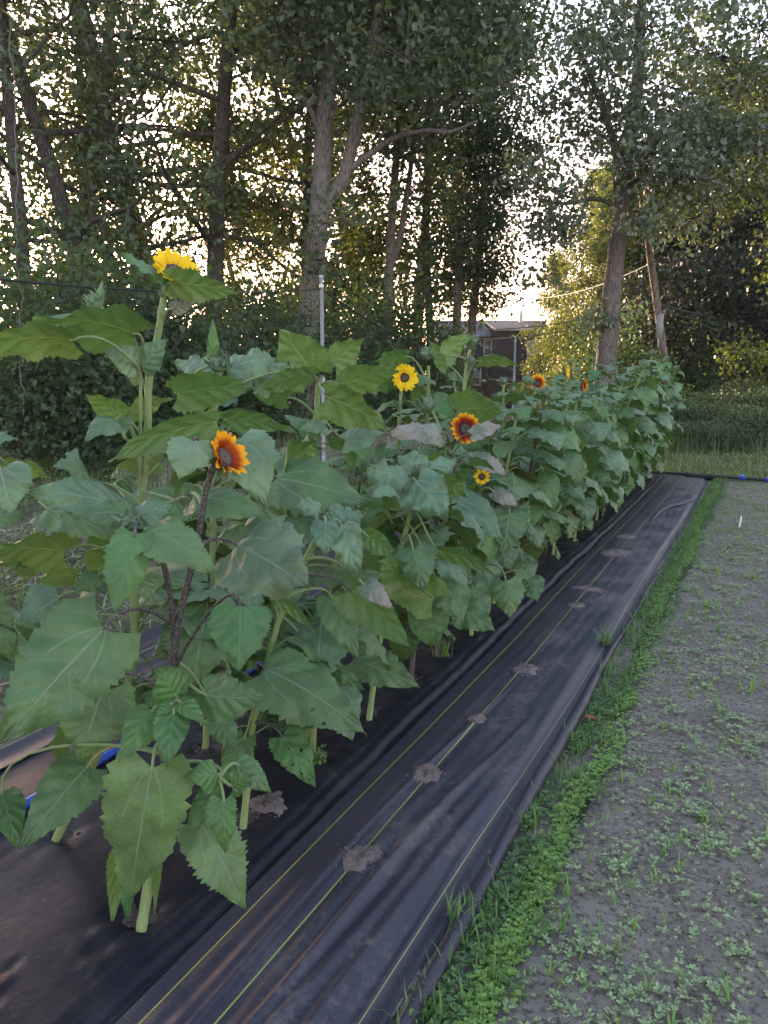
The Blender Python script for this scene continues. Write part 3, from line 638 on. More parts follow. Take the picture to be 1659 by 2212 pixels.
# ------------------------------------------------------------------ SUNFLOWERS
PT = np.array([-0.02, 0, .03, .07, .12, .2, .28, .4, .5, .6, .7, .8, .9, .96, 1.0])
PW = np.array([.30, .52, .78, .89, .96, 1.0, 1, .94, .84, .70, .53, .35, .18, .075, 0.0])
def blade_grid(L, W, bend, fold, rng, nt=34, ns=10, ripple=1.0, holes=0):
    t = np.linspace(0, 1, nt + 1); s = np.linspace(-1, 1, ns + 1); T, S = np.meshgrid(t, s, indexing='ij')
    w = np.interp(t, PT, PW) * W * 0.5
    w = np.convolve(np.pad(w, 2, 'edge'), [.1, .2, .4, .2, .1], 'valid'); w[-1] = 0.0005
    tooth = np.where(np.arange(nt + 1) % 2 == 0, 1.0, 0.93) * (1 + 0.05 * rng.normal(size=nt + 1)); tooth[0] = 1
    edge = np.abs(S) ** 6
    X = S * w[:, None] * (1 - edge + edge * tooth[:, None]) * (1 + 0.06 * rng.normal() * np.sign(S))
    lobe = 0.20 * W * np.abs(S) ** 1.6 * np.clip(1 - T / 0.30, 0, 1) ** 1.5
    arc = T * L + (-lobe) + 0.05 * W * (np.abs(S) ** 1.3) * 0
    th = bend * (0.5 - T) + 0.0
    # integrate the midrib
    dt = 1 / nt; ang = bend * (0.5 - t); y = np.concatenate([[0], np.cumsum(np.cos((ang[1:] + ang[:-1]) / 2)) * dt * L]); z = np.concatenate([[0], np.cumsum(np.sin((ang[1:] + ang[:-1]) / 2)) * dt * L])
    cs = math.cos(ang[0]); sn = math.sin(ang[0])
    Y = np.interp(T, t, y) - lobe * np.cos(th); Z = np.interp(T, t, z) - lobe * np.sin(th)
    p1, p2 = rng.uniform(0, 6.28, 2)
    Z = Z - fold * np.abs(X) + ripple * W * 0.035 * np.abs(S) ** 2 * np.sin(T * 19 + p1 + np.sign(S) * 1.3) + ripple * W * 0.03 * np.abs(S) * np.sin(T * 8 + p2 + S * 2)
    q = (T - 0.27 * np.abs(S) ** 0.8) * 5.0; fr = q - np.floor(q)
    Z = Z + ripple * W * 0.05 * (fbm(T * 7 + p1 * 9, S * 3.5 + 11 + p2, 5, 3) - 0.45) * np.abs(S) ** 0.4
    Z = Z + 0.022 * W * np.sin(np.pi * ((fr + 0.5) % 1.0)) * np.abs(S) ** 0.5 * (1 - np.abs(S) ** 4) * ripple
    V = np.stack([X, Y, Z], -1).reshape(-1, 3); nx = ns + 1
    i, j = np.meshgrid(np.arange(nt), np.arange(ns), indexing='ij'); b = (i * nx + j)
    if holes:
        keep = np.ones((nt, ns), bool)
        for _ in range(holes):
            a, c = rng.integers(6, nt - 6), rng.integers(0, ns); keep[a:a + rng.integers(1, 3), c:c + 1] = False
        b = b[keep]
    b = b.ravel(); F = np.stack([b, b + 1, b + nx + 1, b + nx], 1)
    A = np.stack([S.ravel(), T.ravel(), np.full(S.size, 0.5)], 1)
    return V, F, A

def leaf_proto(i, rng, mat):
    """leaf with its stalk, stalk starting at the origin, unit blade length"""
    L = 1.0; W = rng.uniform(0.74, 0.96); bend = rng.uniform(0.5, 1.7); mb = MB()
    pl = rng.uniform(0.4, 0.65); e = R(rng.uniform(15, 40)); end = np.array([0, pl * math.cos(e), pl * math.sin(e)])
    pts = bez(np.zeros(3), np.array([0, pl * .4, pl * .28 * 1.3]), end - [0, pl * .3, -0.04], end, 7)
    tube(mb, pts, np.linspace(0.019, 0.012, 7), 6, 1)
    V, F, A = blade_grid(L, W, bend, rng.uniform(-0.1, 0.28), rng, nt=26, ns=8, ripple=rng.uniform(0.7, 1.6), holes=0)
    a0 = bend * 0.5; tilt = R(rng.uniform(-15, 20)) - a0 - R(10)   # start level, then droop
    c, s = math.cos(tilt), math.sin(tilt); Rx = np.array([[1, 0, 0], [0, c, -s], [0, s, c]])
    mb.add(V @ Rx.T + end, F, 0, A)
    return mb.mesh('leaf', [M[mat], M['stem']])

prng = np.random.default_rng(77)
M['leaf_burnt'] = leaf_material('sunflower leaf with a scorched tip', (0.11, 0.19, 0.105), (0.11, 0.175, 0.06), (0.22, 0.30, 0.22), 0.10)
PROTO = [leaf_proto(i, prng, m) for i, m in enumerate(['leaf', 'leaf_blue', 'leaf', 'leaf_fresh', 'leaf', 'leaf_blue', 'leaf', 'leaf_blue', 'leaf', 'leaf_fresh', 'leaf_blue', 'leaf_wilt'])]

def petal_mats():
    out = {}
    for nm, c0, c1, c2, e0, e1 in (('y', (0.82, 0.50, 0.01), (0.90, 0.62, 0.012), (0.92, 0.66, 0.015), .2, .5), ('o', (0.26, 0.030, 0.006), (0.50, 0.075, 0.006), (0.90, 0.44, 0.012), .40, .68),
                           ('r', (0.14, 0.018, 0.008), (0.38, 0.045, 0.008), (0.85, 0.42, 0.015), .42, .80), ('m', (0.60, 0.22, 0.01), (0.85, 0.50, 0.012), (0.90, 0.62, 0.015), .2, .45)):
        k = NT('petal ' + nm); t = k.attr('t'); n = k.noise(14, 3, k.mapping(k.obj(), (60, 4, 4)))
        tt = k.math('ADD', t, k.math('MULTIPLY', k.math('SUBTRACT', n, 0.5), 0.3))
        c = k.ramp(tt, [(0, c0), (e0, c1), (e1, c2), (1, c2)])
        out[nm] = k.done(c, 0.55, k.bump(n, 0.3, 0.002), spec=0.25, transl=0.3, tcol=c)
    return out
PM = petal_mats()
def petal_proto(nm, rng):
    mb = MB(); nt, ns = 9, 4; t = np.linspace(0, 1, nt + 1); s = np.linspace(-1, 1, ns + 1); T, S = np.meshgrid(t, s, indexing='ij')
    w = 0.175 * np.interp(t, [0, .15, .4, .6, .8, .92, 1], [.45, .72, 1, .98, .72, .38, .02]); X = S * w[:, None]
    b = rng.uniform(0.1, 0.5); Y = T; Z = 0.12 * (T * 2 * b - T * T * b * 1.5) + 0.28 * np.abs(X) ** 1.2 + 0.02 * np.sin(T * 7 + rng.uniform(0, 6)) + 0.02 * rng.normal() * S
    V = np.stack([X + 0.08 * rng.normal() * T * T * 0.5, Y, Z], -1).reshape(-1, 3); i, j = np.meshgrid(np.arange(nt), np.arange(ns), indexing='ij'); q = (i * (ns + 1) + j).ravel()
    mb.add(V, np.stack([q, q + 1, q + ns + 2, q + ns + 1], 1), 0, np.stack([S.ravel(), T.ravel(), S.ravel() * 0], 1))
    return mb.mesh('petal', PM[nm])
PETALS = {nm: [petal_proto(nm, prng) for _ in range(4)] for nm in 'yorm'}
def disc_mat():
    k = NT('seed disc'); r = k.attr('s'); n = k.noise(700, 2, k.obj())
    c = k.ramp(r, [(0, (0.10, 0.085, 0.075)), (.42, (0.085, 0.07, 0.065)), (.55, (0.16, 0.10, 0.035)), (.68, (0.022, 0.010, 0.010)), (1, (0.018, 0.008, 0.008))])
    c = k.mix(k.rng(n, .5, .7), c, (0.07, 0.03, 0.02)); return k.done(c, 0.85, k.bump(n, 1.0, 0.003), spec=0.15, sheen=0.3)
M['disc'] = disc_mat()

def flower(parent, pos, N, rad, pet, cup=0.3, rng=None, npet=20, disc=0.42, up=None, hid=None):
    """flower head on its plant: receptacle with green bracts > seed disc, each petal"""
    N = nrm(N); q = Vector(N).to_track_quat('Z', 'Y'); mb = MB(); rd = rad * disc
    # receptacle
    prof = [(0.12, -0.62), (0.35, -0.5), (0.75, -0.34), (1.02, -0.12), (1.0, 0.0), (0.9, 0.02)]; n = 20; V = []
    for r, z in prof:
        for k in range(n): a = 2 * math.pi * k / n; V.append((math.cos(a) * r * rd, math.sin(a) * r * rd, z * rd))
    F = [(i * n + k, i * n + (k + 1) % n, (i + 1) * n + (k + 1) % n, (i + 1) * n + k) for i in range(len(prof) - 1) for k in range(n)]
    mb.add(V, F)
    for ring, nn in ((0, 11), (1, 11)):
        for k in range(nn):
            a = 2 * math.pi * (k + ring * .5) / nn + rng.normal() * .08; L = rad * rng.uniform(0.55, 0.8); w = rad * 0.14; rows = []
            d = np.array([math.cos(a), math.sin(a), 0]); sd = np.array([-math.sin(a), math.cos(a), 0]); lift = rng.uniform(-0.5, 0.1)
            for i in range(5):
                t = i / 4; c = d * (rd * 0.75 + L * t * math.cos(lift)) + np.array([0, 0, -rd * 0.28 + L * (0.35 * t * math.sin(lift) - 0.1 * math.sin(t * 3) + 0.12 * t)]); ww = w * (1 - t) ** 0.8 * (0.7 + t)
                rows += [c - sd * ww, c + [0, 0, -ww * .3], c + sd * ww]
            mb.add(rows, [(3 * i + j, 3 * i + j + 1, 3 * i + j + 4, 3 * i + j + 3) for i in range(4) for j in range(2)])
    h = mb.obj('flower_head', M['bud'], parent, loc=pos); h.rotation_mode = 'QUATERNION'; h.rotation_quaternion = q
    # seed disc
    mb = MB(); rings, n = 12, 30; V = [(0, 0, rd * 0.08)]; A = [(0, 0, 0)]
    for i in range(1, rings + 1):
        r = i / rings
        for k in range(n):
            a = 2 * math.pi * (k + 0.5 * (i % 2)) / n; z = rd * (0.10 * math.sin(min(1, r * 1.1) * math.pi) + 0.08) + rd * 0.03 * rng.normal() * (r > .3)
            V.append((math.cos(a) * r * rd * .98, math.sin(a) * r * rd * .98, z)); A.append((r, 0, 0))
    mb.add(V, [(1 + (i) * n + k, 1 + (i) * n + (k + 1) % n, 1 + (i + 1) * n + (k + 1) % n, 1 + (i + 1) * n + k) for i in range(rings - 1) for k in range(n)], 0, A)
    mb.F.append(np.array([(0, 1 + k, 1 + (k + 1) % n) for k in range(n)])); mb.M.append(np.zeros(n))
    mb.obj('seed_disc', M['disc'], h)
    pl = rad - rd * 0.88
    for ring in range(2):
        for k in range(npet if ring == 0 else npet - 5):
            a = 2 * math.pi * (k + ring * .5) / (npet if ring == 0 else npet - 5) + rng.normal() * 0.07
            o = link('petal', PETALS[pet][rng.integers(4)], h, (math.cos(a) * rd * .88, math.sin(a) * rd * .88, rd * (0.05 + .04 * ring)))
            el = cup + rng.normal() * 0.13 + ring * 0.12
            m = Matrix.Rotation(a - math.pi / 2, 3, 'Z') @ Matrix.Rotation(el, 3, 'X') @ Matrix.Rotation(rng.normal() * 0.2, 3, 'Y')
            o.rotation_euler = m.to_euler(); ll = pl * rng.uniform(0.88, 1.08) / math.cos(cup * 0.6); o.scale = (ll * rng.uniform(.95, 1.25) * (1.25 if rad > .05 else 1), ll, ll)
    return h

def bud(parent, pos, N, r, rng):
    mb = MB(); N = nrm(N)
    V = []; n = 14; prof = [(0.05, -1.0), (0.55, -0.75), (0.95, -0.25), (1.0, 0.15), (0.75, 0.5), (0.35, 0.68), (0.02, 0.72)]
    for a_, z in prof:
        for k in range(n): a = 2 * math.pi * k / n; V.append((math.cos(a) * a_ * r, math.sin(a) * a_ * r, z * r))
    mb.add(V, [(i * n + k, i * n + (k + 1) % n, (i + 1) * n + (k + 1) % n, (i + 1) * n + k) for i in range(len(prof) - 1) for k in range(n)])
    for ring, nn, L0, el0 in ((0, 12, 1.5, 0.15), (1, 12, 1.35, 0.7), (2, 9, 1.0, 1.1)):
        for k in range(nn):
            a = 2 * math.pi * (k + ring * .5) / nn + rng.normal() * .12; L = r * L0 * rng.uniform(0.8, 1.2); w = r * 0.26; rows = []
            d = np.array([math.cos(a), math.sin(a), 0]); sd = np.array([-math.sin(a), math.cos(a), 0]); el = el0 + rng.normal() * .25
            st = d * r * (0.85 - .2 * ring) + np.array([0, 0, r * (-.35 + .3 * ring)])
            for i in range(5):
                t = i / 4; e = el + t * 0.7; c = st + (d * math.cos(e) + np.array([0, 0, math.sin(e)])) * L * t; ww = w * (1 - t) ** .9 * (0.8 + t)
                rows += [c - sd * ww, c - d * ww * .3, c + sd * ww]
            mb.add(rows, [(3 * i + j, 3 * i + j + 1, 3 * i + j + 4, 3 * i + j + 3) for i in range(4) for j in range(2)])
    o = mb.obj('flower_bud', M['bud'], parent, loc=pos); o.rotation_mode = 'QUATERNION'; o.rotation_quaternion = Vector(N).to_track_quat('Z', 'Y'); return o

def hero_leaf(plant, stem, b, t, w, hd, hd2=None, tilt=0.35, under=False, mat='leaf', bend=0.7, fold=0.12, purple=False, holes=0, roll=0.0, ripple=1.0, seed=0):
    """one leaf of a near plant; stem/b/t are survey directions of stalk foot, blade base and tip; hd their distances"""
    rng = np.random.default_rng(int(abs(b[0]) * 7 + abs(b[1]) * 13 + seed)); org = np.array(plant.location)
    hd2 = hd if hd2 is None else hd2
    B = P(b[0], b[1], hd); T = P(t[0], t[1], hd2); Y = T - B; L = np.linalg.norm(Y); Y = Y / L; mid = (B + T) / 2; c = nrm(CAMP - mid)
    cf = nrm(c - Y * np.dot(c, Y)); upv = UP - Y * Y[2]; upv = nrm(upv) if np.linalg.norm(upv) > 0.15 else cf
    sgn = -1.0 if under else 1.0
    N = nrm(cf * sgn * (1 - tilt) + upv * tilt)
    if roll: N = nrm(N * math.cos(roll) + np.cross(Y, N) * math.sin(roll))
    cosv = max(0.45, abs(float(np.dot(N, cf)))); W = w * 0.5 * (hd + hd2) / FPX / cosv; X = nrm(np.cross(Y, N))
    bend = bend * rng.uniform(.8, 1.5); fold = fold + rng.uniform(-.06, .20); ripple = ripple * rng.uniform(1.0, 1.6); W = W * 1.10
    Lr = L / (1 - bend * bend / 24)
    V, F, A = blade_grid(Lr, W, bend, fold, rng, nt=40, ns=12, ripple=ripple, holes=holes)
    # blade chord runs from row 0 to the last row
    mid0 = V[6]; e = V[-7]; ch = e - mid0; ang = math.atan2(ch[2], ch[1]); cs, sn = math.cos(-ang), math.sin(-ang)
    V = V - mid0; V = np.stack([V[:, 0], V[:, 1] * cs - V[:, 2] * sn, V[:, 1] * sn + V[:, 2] * cs], 1)
    Wd = B + V[:, :1] * X + V[:, 1:2] * Y + V[:, 2:3] * N
    mb = MB(); mb.add(Wd - org, F, 0, A)
    if stem is not None:
        S = P(stem[0], stem[1], stem[2]) if len(stem) == 3 else P(stem[0], stem[1], hd)
        d = np.linalg.norm(B - S); pts = bez(S, S + nrm(B - S) * d * .4 + UP * d * 0.22, B - Y * d * 0.25 + UP * d * .08, B + Y * 0.01, 9)
        tube(mb, pts - org, np.linspace(0.0052, 0.0032, 9) * (1 if hd < 3.4 else 1.2), 7, 1)
    return mb.obj('leaf', [M[mat], M['stem_purple'] if purple else M['stem']], plant)

GRP = 'sunflower plants in the two rows on the black plastic'
def auto_leaves(t, path, n, z0, z1, rng, far, az_bias=None, smax=0.30, mb=None, wilt=False):
    """leaves winding up the stem; as child objects near the camera, gathered in one foliage part far off"""
    H = path[-1][2]; zs = np.linspace(z0, z1, n) + rng.normal(size=n) * 0.012; a = rng.uniform(0, 6.28)
    for i, z in enumerate(zs):
        z = min(max(z, 0.12), H - 0.01); p = np.array([np.interp(z, path[:, 2], path[:, k]) for k in range(3)]); a += 2.4 + rng.normal() * 0.25
        if az_bias is not None:
            for _ in range(12):
                if np.dot((math.cos(a), math.sin(a)), FWD[:2]) > az_bias: break
                a = rng.uniform(0, 6.28)
        f = (z - z0) / max(0.01, (z1 - z0)); s = smax * np.interp(f, [0, .25, .6, .85, 1], [.62, .9, 1.0, .72, .42]) * rng.uniform(0.82, 1.12)
        k = rng.integers(0, 12 if rng.uniform() < 0.35 else 11)
        if k == 11 and f > .7: k = 3
        droop = np.interp(f, [0, .5, 1], [-0.45, -0.18, 0.35]) + rng.normal() * 0.16
        m = Matrix.Rotation(a - math.pi / 2, 3, 'Z') @ Matrix.Rotation(droop, 3, 'X') @ Matrix.Rotation(rng.normal() * 0.22, 3, 'Y')
        if not far: link('leaf', PROTO[k], t, p, m.to_euler(), s)
        else:
            me = PROTO[k]; co = np.empty(len(me.vertices) * 3, np.float32); me.vertices.foreach_get('co', co); co = co.reshape(-1, 3)
            M3 = np.array(m); w = co @ M3.T * s + p; pol = PF[k]; A = PA[k]
            for Fp, mi in pol: mb.add(w, Fp, {('leaf'): 0, 'leaf_blue': 1, 'leaf_fresh': 2, 'leaf_wilt': 3}[PMAT[k]] if mi == 0 else 4, A)
PMAT = ['leaf', 'leaf_blue', 'leaf', 'leaf_fresh', 'leaf', 'leaf_blue', 'leaf', 'leaf_blue', 'leaf', 'leaf_fresh', 'leaf_blue', 'leaf_wilt']
PF, PA = [], []
for me in PROTO:
    q = [(tuple(p.vertices), p.material_index) for p in me.polygons]
    PF.append([(np.array([v for v, mi in q if mi == m_ and len(v) == 4]), m_) for m_ in (0, 1)])
    A = np.zeros((len(me.vertices), 3), np.float32)
    for k, nm in enumerate(('s', 't')):
        b = np.empty(len(me.vertices), np.float32); me.attributes[nm].data.foreach_get('value', b); A[:, k] = b
    PA.append(A)

def stem_part(t, pts, r0, r1, mat='stem', k=5, name='stem'):
    pp = spline([np.asarray(p, float) - np.array(t.location) for p in pts], k); n = len(pp); mb = MB()
    tube(mb, pp, np.linspace(r0, r1, n) * (1 + 0.06 * np.sin(np.arange(n) * 2.1)), 12, rough=0.08)
    mb.obj(name, M[mat], t); return pp

def plant(x, y, label, z=0.045): return thing('sunflower_plant', (x, y, z), label, 'sunflower', GRP)

exec_heroes = True
# ---- near plants, surveyed leaf by leaf
def heroes():
    rng = np.random.default_rng(3)
    g = lambda u, v, z=.045: gpix(u, v, z)
    # A: nearest plant, purple stem, orange flower
    a = plant(*g(305, 2005)[:2], 'nearest sunflower plant, purple stem carrying one orange and maroon flower')
    st = [g(305, 2010), P(325, 1880, 1.88), P(350, 1700, 1.88), P(368, 1540, 1.88), P(376, 1400, 1.88), P(385, 1340, 1.88)]
    stem_part(a, st[:3], 0.015, 0.0135, 'stem'); stem_part(a, st[2:], 0.0135, 0.0115, 'stem_purple')
    stem_part(a, [st[5], P(405, 1260, 1.88), P(425, 1180, 1.87), P(445, 1060, 1.86), P(462, 1010, 1.86)], 0.0095, 0.007, 'stem_purple')
    stem_part(a, [P(376, 1390, 1.88), P(368, 1290, 1.86), P(350, 1210, 1.82), P(318, 1165, 1.78), P(296, 1138, 1.75)], 0.0085, 0.006, 'stem_purple')
    o = np.array(a.location)
    flower(a, P(484, 988, 1.86) - o, nrm(CAMP - P(484, 988, 1.86)) * 0.42 + RIGHT * 0.80 + UP * 0.45, 0.066, 'o', 0.55, rng, 18)
    bud(a, P(278, 1130, 1.72) - o, (CAMP - P(280, 1130, 1.72)) + UP * .5, 0.020, rng)
    bud(a, P(377, 1522, 1.72) - o, (CAMP - P(375, 1525, 1.72)), 0.014, rng)
    stem_part(a, [P(366, 1580, 1.88), P(370, 1560, 1.80), P(376, 1530, 1.73)], 0.005, 0.004, 'stem_purple')
    H = lambda *k, **w: hero_leaf(a, *k, **w)
    H((352, 1640, 1.86), (329, 1657), (283, 1940), 188, 1.62, 1.68, tilt=.12, bend=.5, mat='leaf')
    H((362, 1740, 1.88), (435, 1778), (529, 1964), 128, 1.78, 1.72, tilt=.15, bend=.7, mat='leaf', purple=True)
    H((430, 1690, 1.85), (484, 1728), (487, 1845), 66, 1.66, 1.64, tilt=.1, mat='leaf_fresh')
    H((430, 1690, 1.85), (462, 1708), (403, 1800), 54, 1.72, 1.68, tilt=.1, mat='leaf_fresh')
    H((365, 1660, 1.86), (474, 1676), (404, 1680), 74, 1.70, 1.63, tilt=.2, mat='leaf_fresh', fold=.25)
    H((474, 1680, 1.7), (500, 1700), (545, 1672), 56, 1.68, 1.66, tilt=.1, mat='leaf_fresh', ripple=2.2)
    H((474, 1680, 1.7), (512, 1650), (586, 1712), 62, 1.74, 1.72, tilt=.2, mat='leaf')
    H((355, 1630, 1.88), (190, 1655), (42, 1835), 128, 1.95, 1.75, tilt=.15, mat='leaf')
    H((355, 1630, 1.88), (3, 1712), (38, 1832), 80, 1.9, 1.8, tilt=.1, mat='leaf_fresh')
    H((330, 1830, 1.88), (258, 1835), (241, 2005), 46, 1.88, 1.86, tilt=.0, mat='leaf_fresh', under=True, fold=.5)
    H((328, 1850, 1.88), (276, 1880), (276, 1990), 34, 1.86, 1.84, tilt=.0, mat='leaf_fresh', fold=.5)
    H((330, 1830, 1.88), (340, 1830), (334, 1975), 26, 1.84, 1.84, tilt=.0, mat='leaf_fresh', under=True, fold=.6)
    H((375, 1560, 1.8), (381, 1505), (340, 1440), 88, 1.72, 1.70, tilt=.2, mat='leaf_fresh')
    H((375, 1545, 1.8), (330, 1535), (256, 1645), 82, 1.72, 1.60, tilt=.2, mat='leaf_fresh')
    H((372, 1530, 1.73), (376, 1540), (360, 1658), 78, 1.68, 1.58, tilt=.2, mat='leaf_fresh')
    H((375, 1525, 1.73), (370, 1522), (335, 1545), 30, 1.70, 1.66, tilt=.2, mat='leaf_fresh')
    H((377, 1522, 1.73), (388, 1516), (447, 1568), 44, 1.70, 1.64, tilt=.2, mat='leaf_fresh')
    H((378, 1480, 1.88), (442, 1502), (576, 1510), 100, 1.72, 1.66, tilt=.15, mat='leaf', roll=.2)
    H((380, 1440, 1.88), (520, 1310), (517, 1450), 134, 1.74, 1.62, tilt=.2, mat='leaf_fresh', fold=.3, purple=True)
    H((378, 1352, 1.88), (226, 1358), (0, 1608), 215, 1.66, 1.52, tilt=.15, mat='leaf', purple=True, ripple=1.5)
    H((370, 1500, 1.88), (222, 1490), (172, 1645), 165, 2.0, 1.9, tilt=.1, mat='leaf', purple=True)
    H((300, 1138, 1.75), (291, 1152), (247, 1326), 96, 1.66, 1.56, tilt=.15, mat='leaf_fresh', fold=.35, purple=True)
    H((306, 1150, 1.77), (309, 1244), (324, 1300), 58, 1.78, 1.74, tilt=.1, mat='leaf')
    H((296, 1138, 1.75), (312, 1144), (466, 1236), 112, 1.74, 1.62, tilt=.45, mat='leaf', roll=-.15)
    H((292, 1130, 1.75), (302, 1112), (376, 1090), 52, 1.76, 1.78, tilt=.4, mat='leaf_blue')
    H((288, 1128, 1.75), (282, 1112), (166, 1120), 64, 1.76, 1.70, tilt=.5, mat='leaf')
    H((286, 1136, 1.75), (268, 1142), (244, 1154), 22, 1.74, 1.70, tilt=.3, mat='leaf')
    H((440, 1060, 1.86), (420, 1048), (385, 1070), 26, 1.86, 1.80, tilt=.4, mat='leaf_fresh')
    H((436, 1090, 1.86), (418, 1074), (586, 1120), 76, 2.0, 1.9, tilt=.45, mat='leaf')
    H((425, 1180, 1.87), (512, 1178), (668, 1272), 205, 1.95, 1.82, tilt=.45, mat='leaf_burnt', ripple=1.6, purple=True, roll=.2)
    H((410, 1250, 1.88), (450, 1300), (415, 1490), 170, 2.3, 2.15, tilt=.1, mat='leaf', purple=True)
    H((448, 1020, 1.86), (418, 950), (388, 1036), 92, 1.80, 1.74, tilt=.25, mat='leaf_blue', purple=True, fold=.3)
    H((455, 1020, 1.87), (509, 952), (572, 1092), 120, 2.05, 1.98, tilt=.2, mat='leaf_blue', purple=True)
    H((378, 1430, 1.88), (470, 1555), (512, 1625), 60, 2.0, 1.95, tilt=.1, mat='leaf')

    # T: tall plant with the yellow flower against the trees
    x, y = -1.95, 1.52; b = plant(x, y, 'tallest sunflower plant, its yellow flower tilted up against the trees'); o = np.array(b.location)
    st = [np.array([x, y, .045]), P(276, 1480, 2.25), P(290, 1290, 2.25), P(305, 1100, 2.25), P(318, 950, 2.25), P(322, 820, 2.25), P(340, 730, 2.25), P(352, 655, 2.25), P(362, 620, 2.25)]
    pb = stem_part(b, st, 0.014, 0.009, 'stem')
    flower(b, P(378, 588, 2.24) - o, RIGHT * 0.60 + UP * 0.70 - FWD * 0.70, 0.072, 'y', 0.3, rng, 18)
    stem_part(b, [P(322, 816, 2.25), P(305, 780, 2.22), P(291, 735, 2.18)], 0.005, 0.004); stem_part(b, [P(303, 1060, 2.25), P(303, 920, 2.2), P(303, 810, 2.17), P(285, 780, 2.1)], 0.0052, 0.004)
    stem_part(b, [P(291, 735, 2.18), P(262, 700, 2.16), P(236, 676, 2.15), P(214, 662, 2.15)], 0.005, 0.004)
    bud(b, P(204, 655, 2.15) - o, UP * .6 - RIGHT * .7, 0.024, rng); bud(b, P(355, 640, 2.25) - o, UP + RIGHT * .3, 0.012, rng)
    stem_part(b, [P(308, 1060, 2.25), P(375, 1080, 2.1), P(345, 1090, 2.1)], 0.004, 0.004)
    H = lambda *k, **w: hero_leaf(b, *k, **w)
    H((352, 650, 2.25), (352, 588), (262, 546), 40, 2.24, 2.2, tilt=.7, mat='leaf_fresh', bend=-.4)
    H((355, 660, 2.25), (366, 612), (514, 634), 62, 2.2, 2.1, tilt=.35, under=True, mat='leaf_fresh', bend=.4)
    H((352, 690, 2.25), (372, 668), (418, 655), 30, 2.2, 2.15, tilt=.1, under=True, mat='leaf_wilt')
    H((214, 662, 2.15), (210, 672), (222, 604), 20, 2.15, 2.15, tilt=.0, mat='leaf_blue', fold=.4)
    H((318, 800, 2.25), (293, 722), (72, 694), 88, 2.15, 1.9, tilt=.55, under=True, mat='leaf_fresh', ripple=1.4, bend=.5)
    H((285, 780, 2.1), (158, 735), (-60, 765), 72, 1.95, 1.8, tilt=.5, under=True, mat='leaf_fresh')
    H((303, 810, 2.17), (291, 785), (222, 758), 58, 2.14, 2.08, tilt=.3, mat='leaf_blue')
    H((322, 816, 2.25), (308, 793), (362, 732), 56, 2.22, 2.2, tilt=.2, mat='leaf_blue')
    H((322, 850, 2.25), (292, 810), (290, 835), 24, 2.24, 2.2, tilt=.0, under=True)
    H((312, 1010, 2.25), (264, 900), (186, 855), 52, 2.2, 2.05, tilt=.3, under=True, mat='leaf_fresh')
    H((312, 1010, 2.25), (252, 905), (182, 953), 54, 2.15, 2.0, tilt=.5, mat='leaf_blue')
    H((310, 1020, 2.25), (262, 925), (290, 905), 34, 2.18, 2.12, tilt=.4, mat='leaf_blue')
    H((316, 960, 2.25), (280, 900), (375, 862), 38, 2.24, 2.3, tilt=.5, under=True, mat='leaf')
    H((312, 1010, 2.25), (467, 912), (236, 998), 66, 2.1, 1.8, tilt=.35, under=True, mat='leaf_fresh')
    H((310, 1040, 2.25), (345, 1000), (250, 1010), 46, 2.3, 2.2, tilt=.3, under=True, mat='leaf')
    H((303, 1090, 2.25), (198, 1043), (118, 1008), 84, 2.3, 2.1, tilt=.45, mat='leaf_blue')
    H((300, 1130, 2.25), (255, 1040), (300, 1015), 60, 2.4, 2.4, tilt=.3, mat='leaf')
    H((298, 1180, 2.25), (275, 1105), (60, 1062), 105, 2.0, 1.75, tilt=.45, mat='leaf_blue')
    H((295, 1230, 2.25), (100, 1100), (252, 1165), 92, 1.85, 1.8, tilt=.5, mat='leaf')
    H((290, 1260, 2.25), (138, 1192), (-20, 1200), 84, 1.9, 1.7, tilt=.45, under=True, mat='leaf_fresh')
    H((290, 1300, 2.25), (215, 1240), (158, 1285), 42, 2.3, 2.2, tilt=.3, mat='leaf'); H((288, 1300, 2.25), (162, 1245), (82, 1258), 40, 2.3, 2.1, tilt=.4, under=True)
    H((283, 1390, 2.25), (130, 1290), (40, 1350), 100, 2.35, 2.2, tilt=.3, mat='leaf_blue', holes=5)
    H((280, 1420, 2.25), (60, 1330), (-10, 1470), 130, 2.3, 2.1, tilt=.2, mat='leaf_blue', holes=6)
    H((279, 1440, 2.25), (330, 1450), (380, 1540), 90, 2.5, 2.4, tilt=.2)

    auto_leaves(b, pb, 20, .30, 1.05, rng, False, az_bias=0.05, smax=.27)
    # O: plant out of frame on the left that reaches in
    c = plant(-2.0, 0.95, 'sunflower plant mostly outside the left edge, only its leaves reaching into view'); o = np.array(c.location)
    st = [np.array([-2.0, .95, .045]), P(-170, 1500, 1.75), P(-140, 1250, 1.75), P(-120, 1000, 1.75), P(-100, 900, 1.75)]; pc = stem_part(c, st, .013, .009); auto_leaves(c, pc, 16, .35, 1.1, rng, False, az_bias=0.3, smax=.26)
    H = lambda *k, **w: hero_leaf(c, *k, **w)
    H((-120, 1000, 1.75), (0, 1012), (24, 1110), 112, 1.62, 1.58, tilt=.2, mat='leaf_blue'); H((-110, 950, 1.75), (-30, 940), (38, 950), 26, 1.7, 1.75, tilt=.6, mat='leaf_blue')
    H((-130, 1100, 1.75), (-20, 1120), (62, 1115), 40, 1.8, 1.9, tilt=.5); H((-100, 930, 1.75), (10, 1000), (110, 1035), 40, 2.0, 2.1, tilt=.5, under=True, mat='leaf_fresh')
    H((-150, 1300, 1.75), (-40, 1300), (30, 1420), 90, 1.8, 1.8, tilt=.3); H((-150, 1500, 1.75), (-60, 1560), (40, 1590), 70, 1.9, 1.9, tilt=.4, mat='leaf_fresh', under=True)

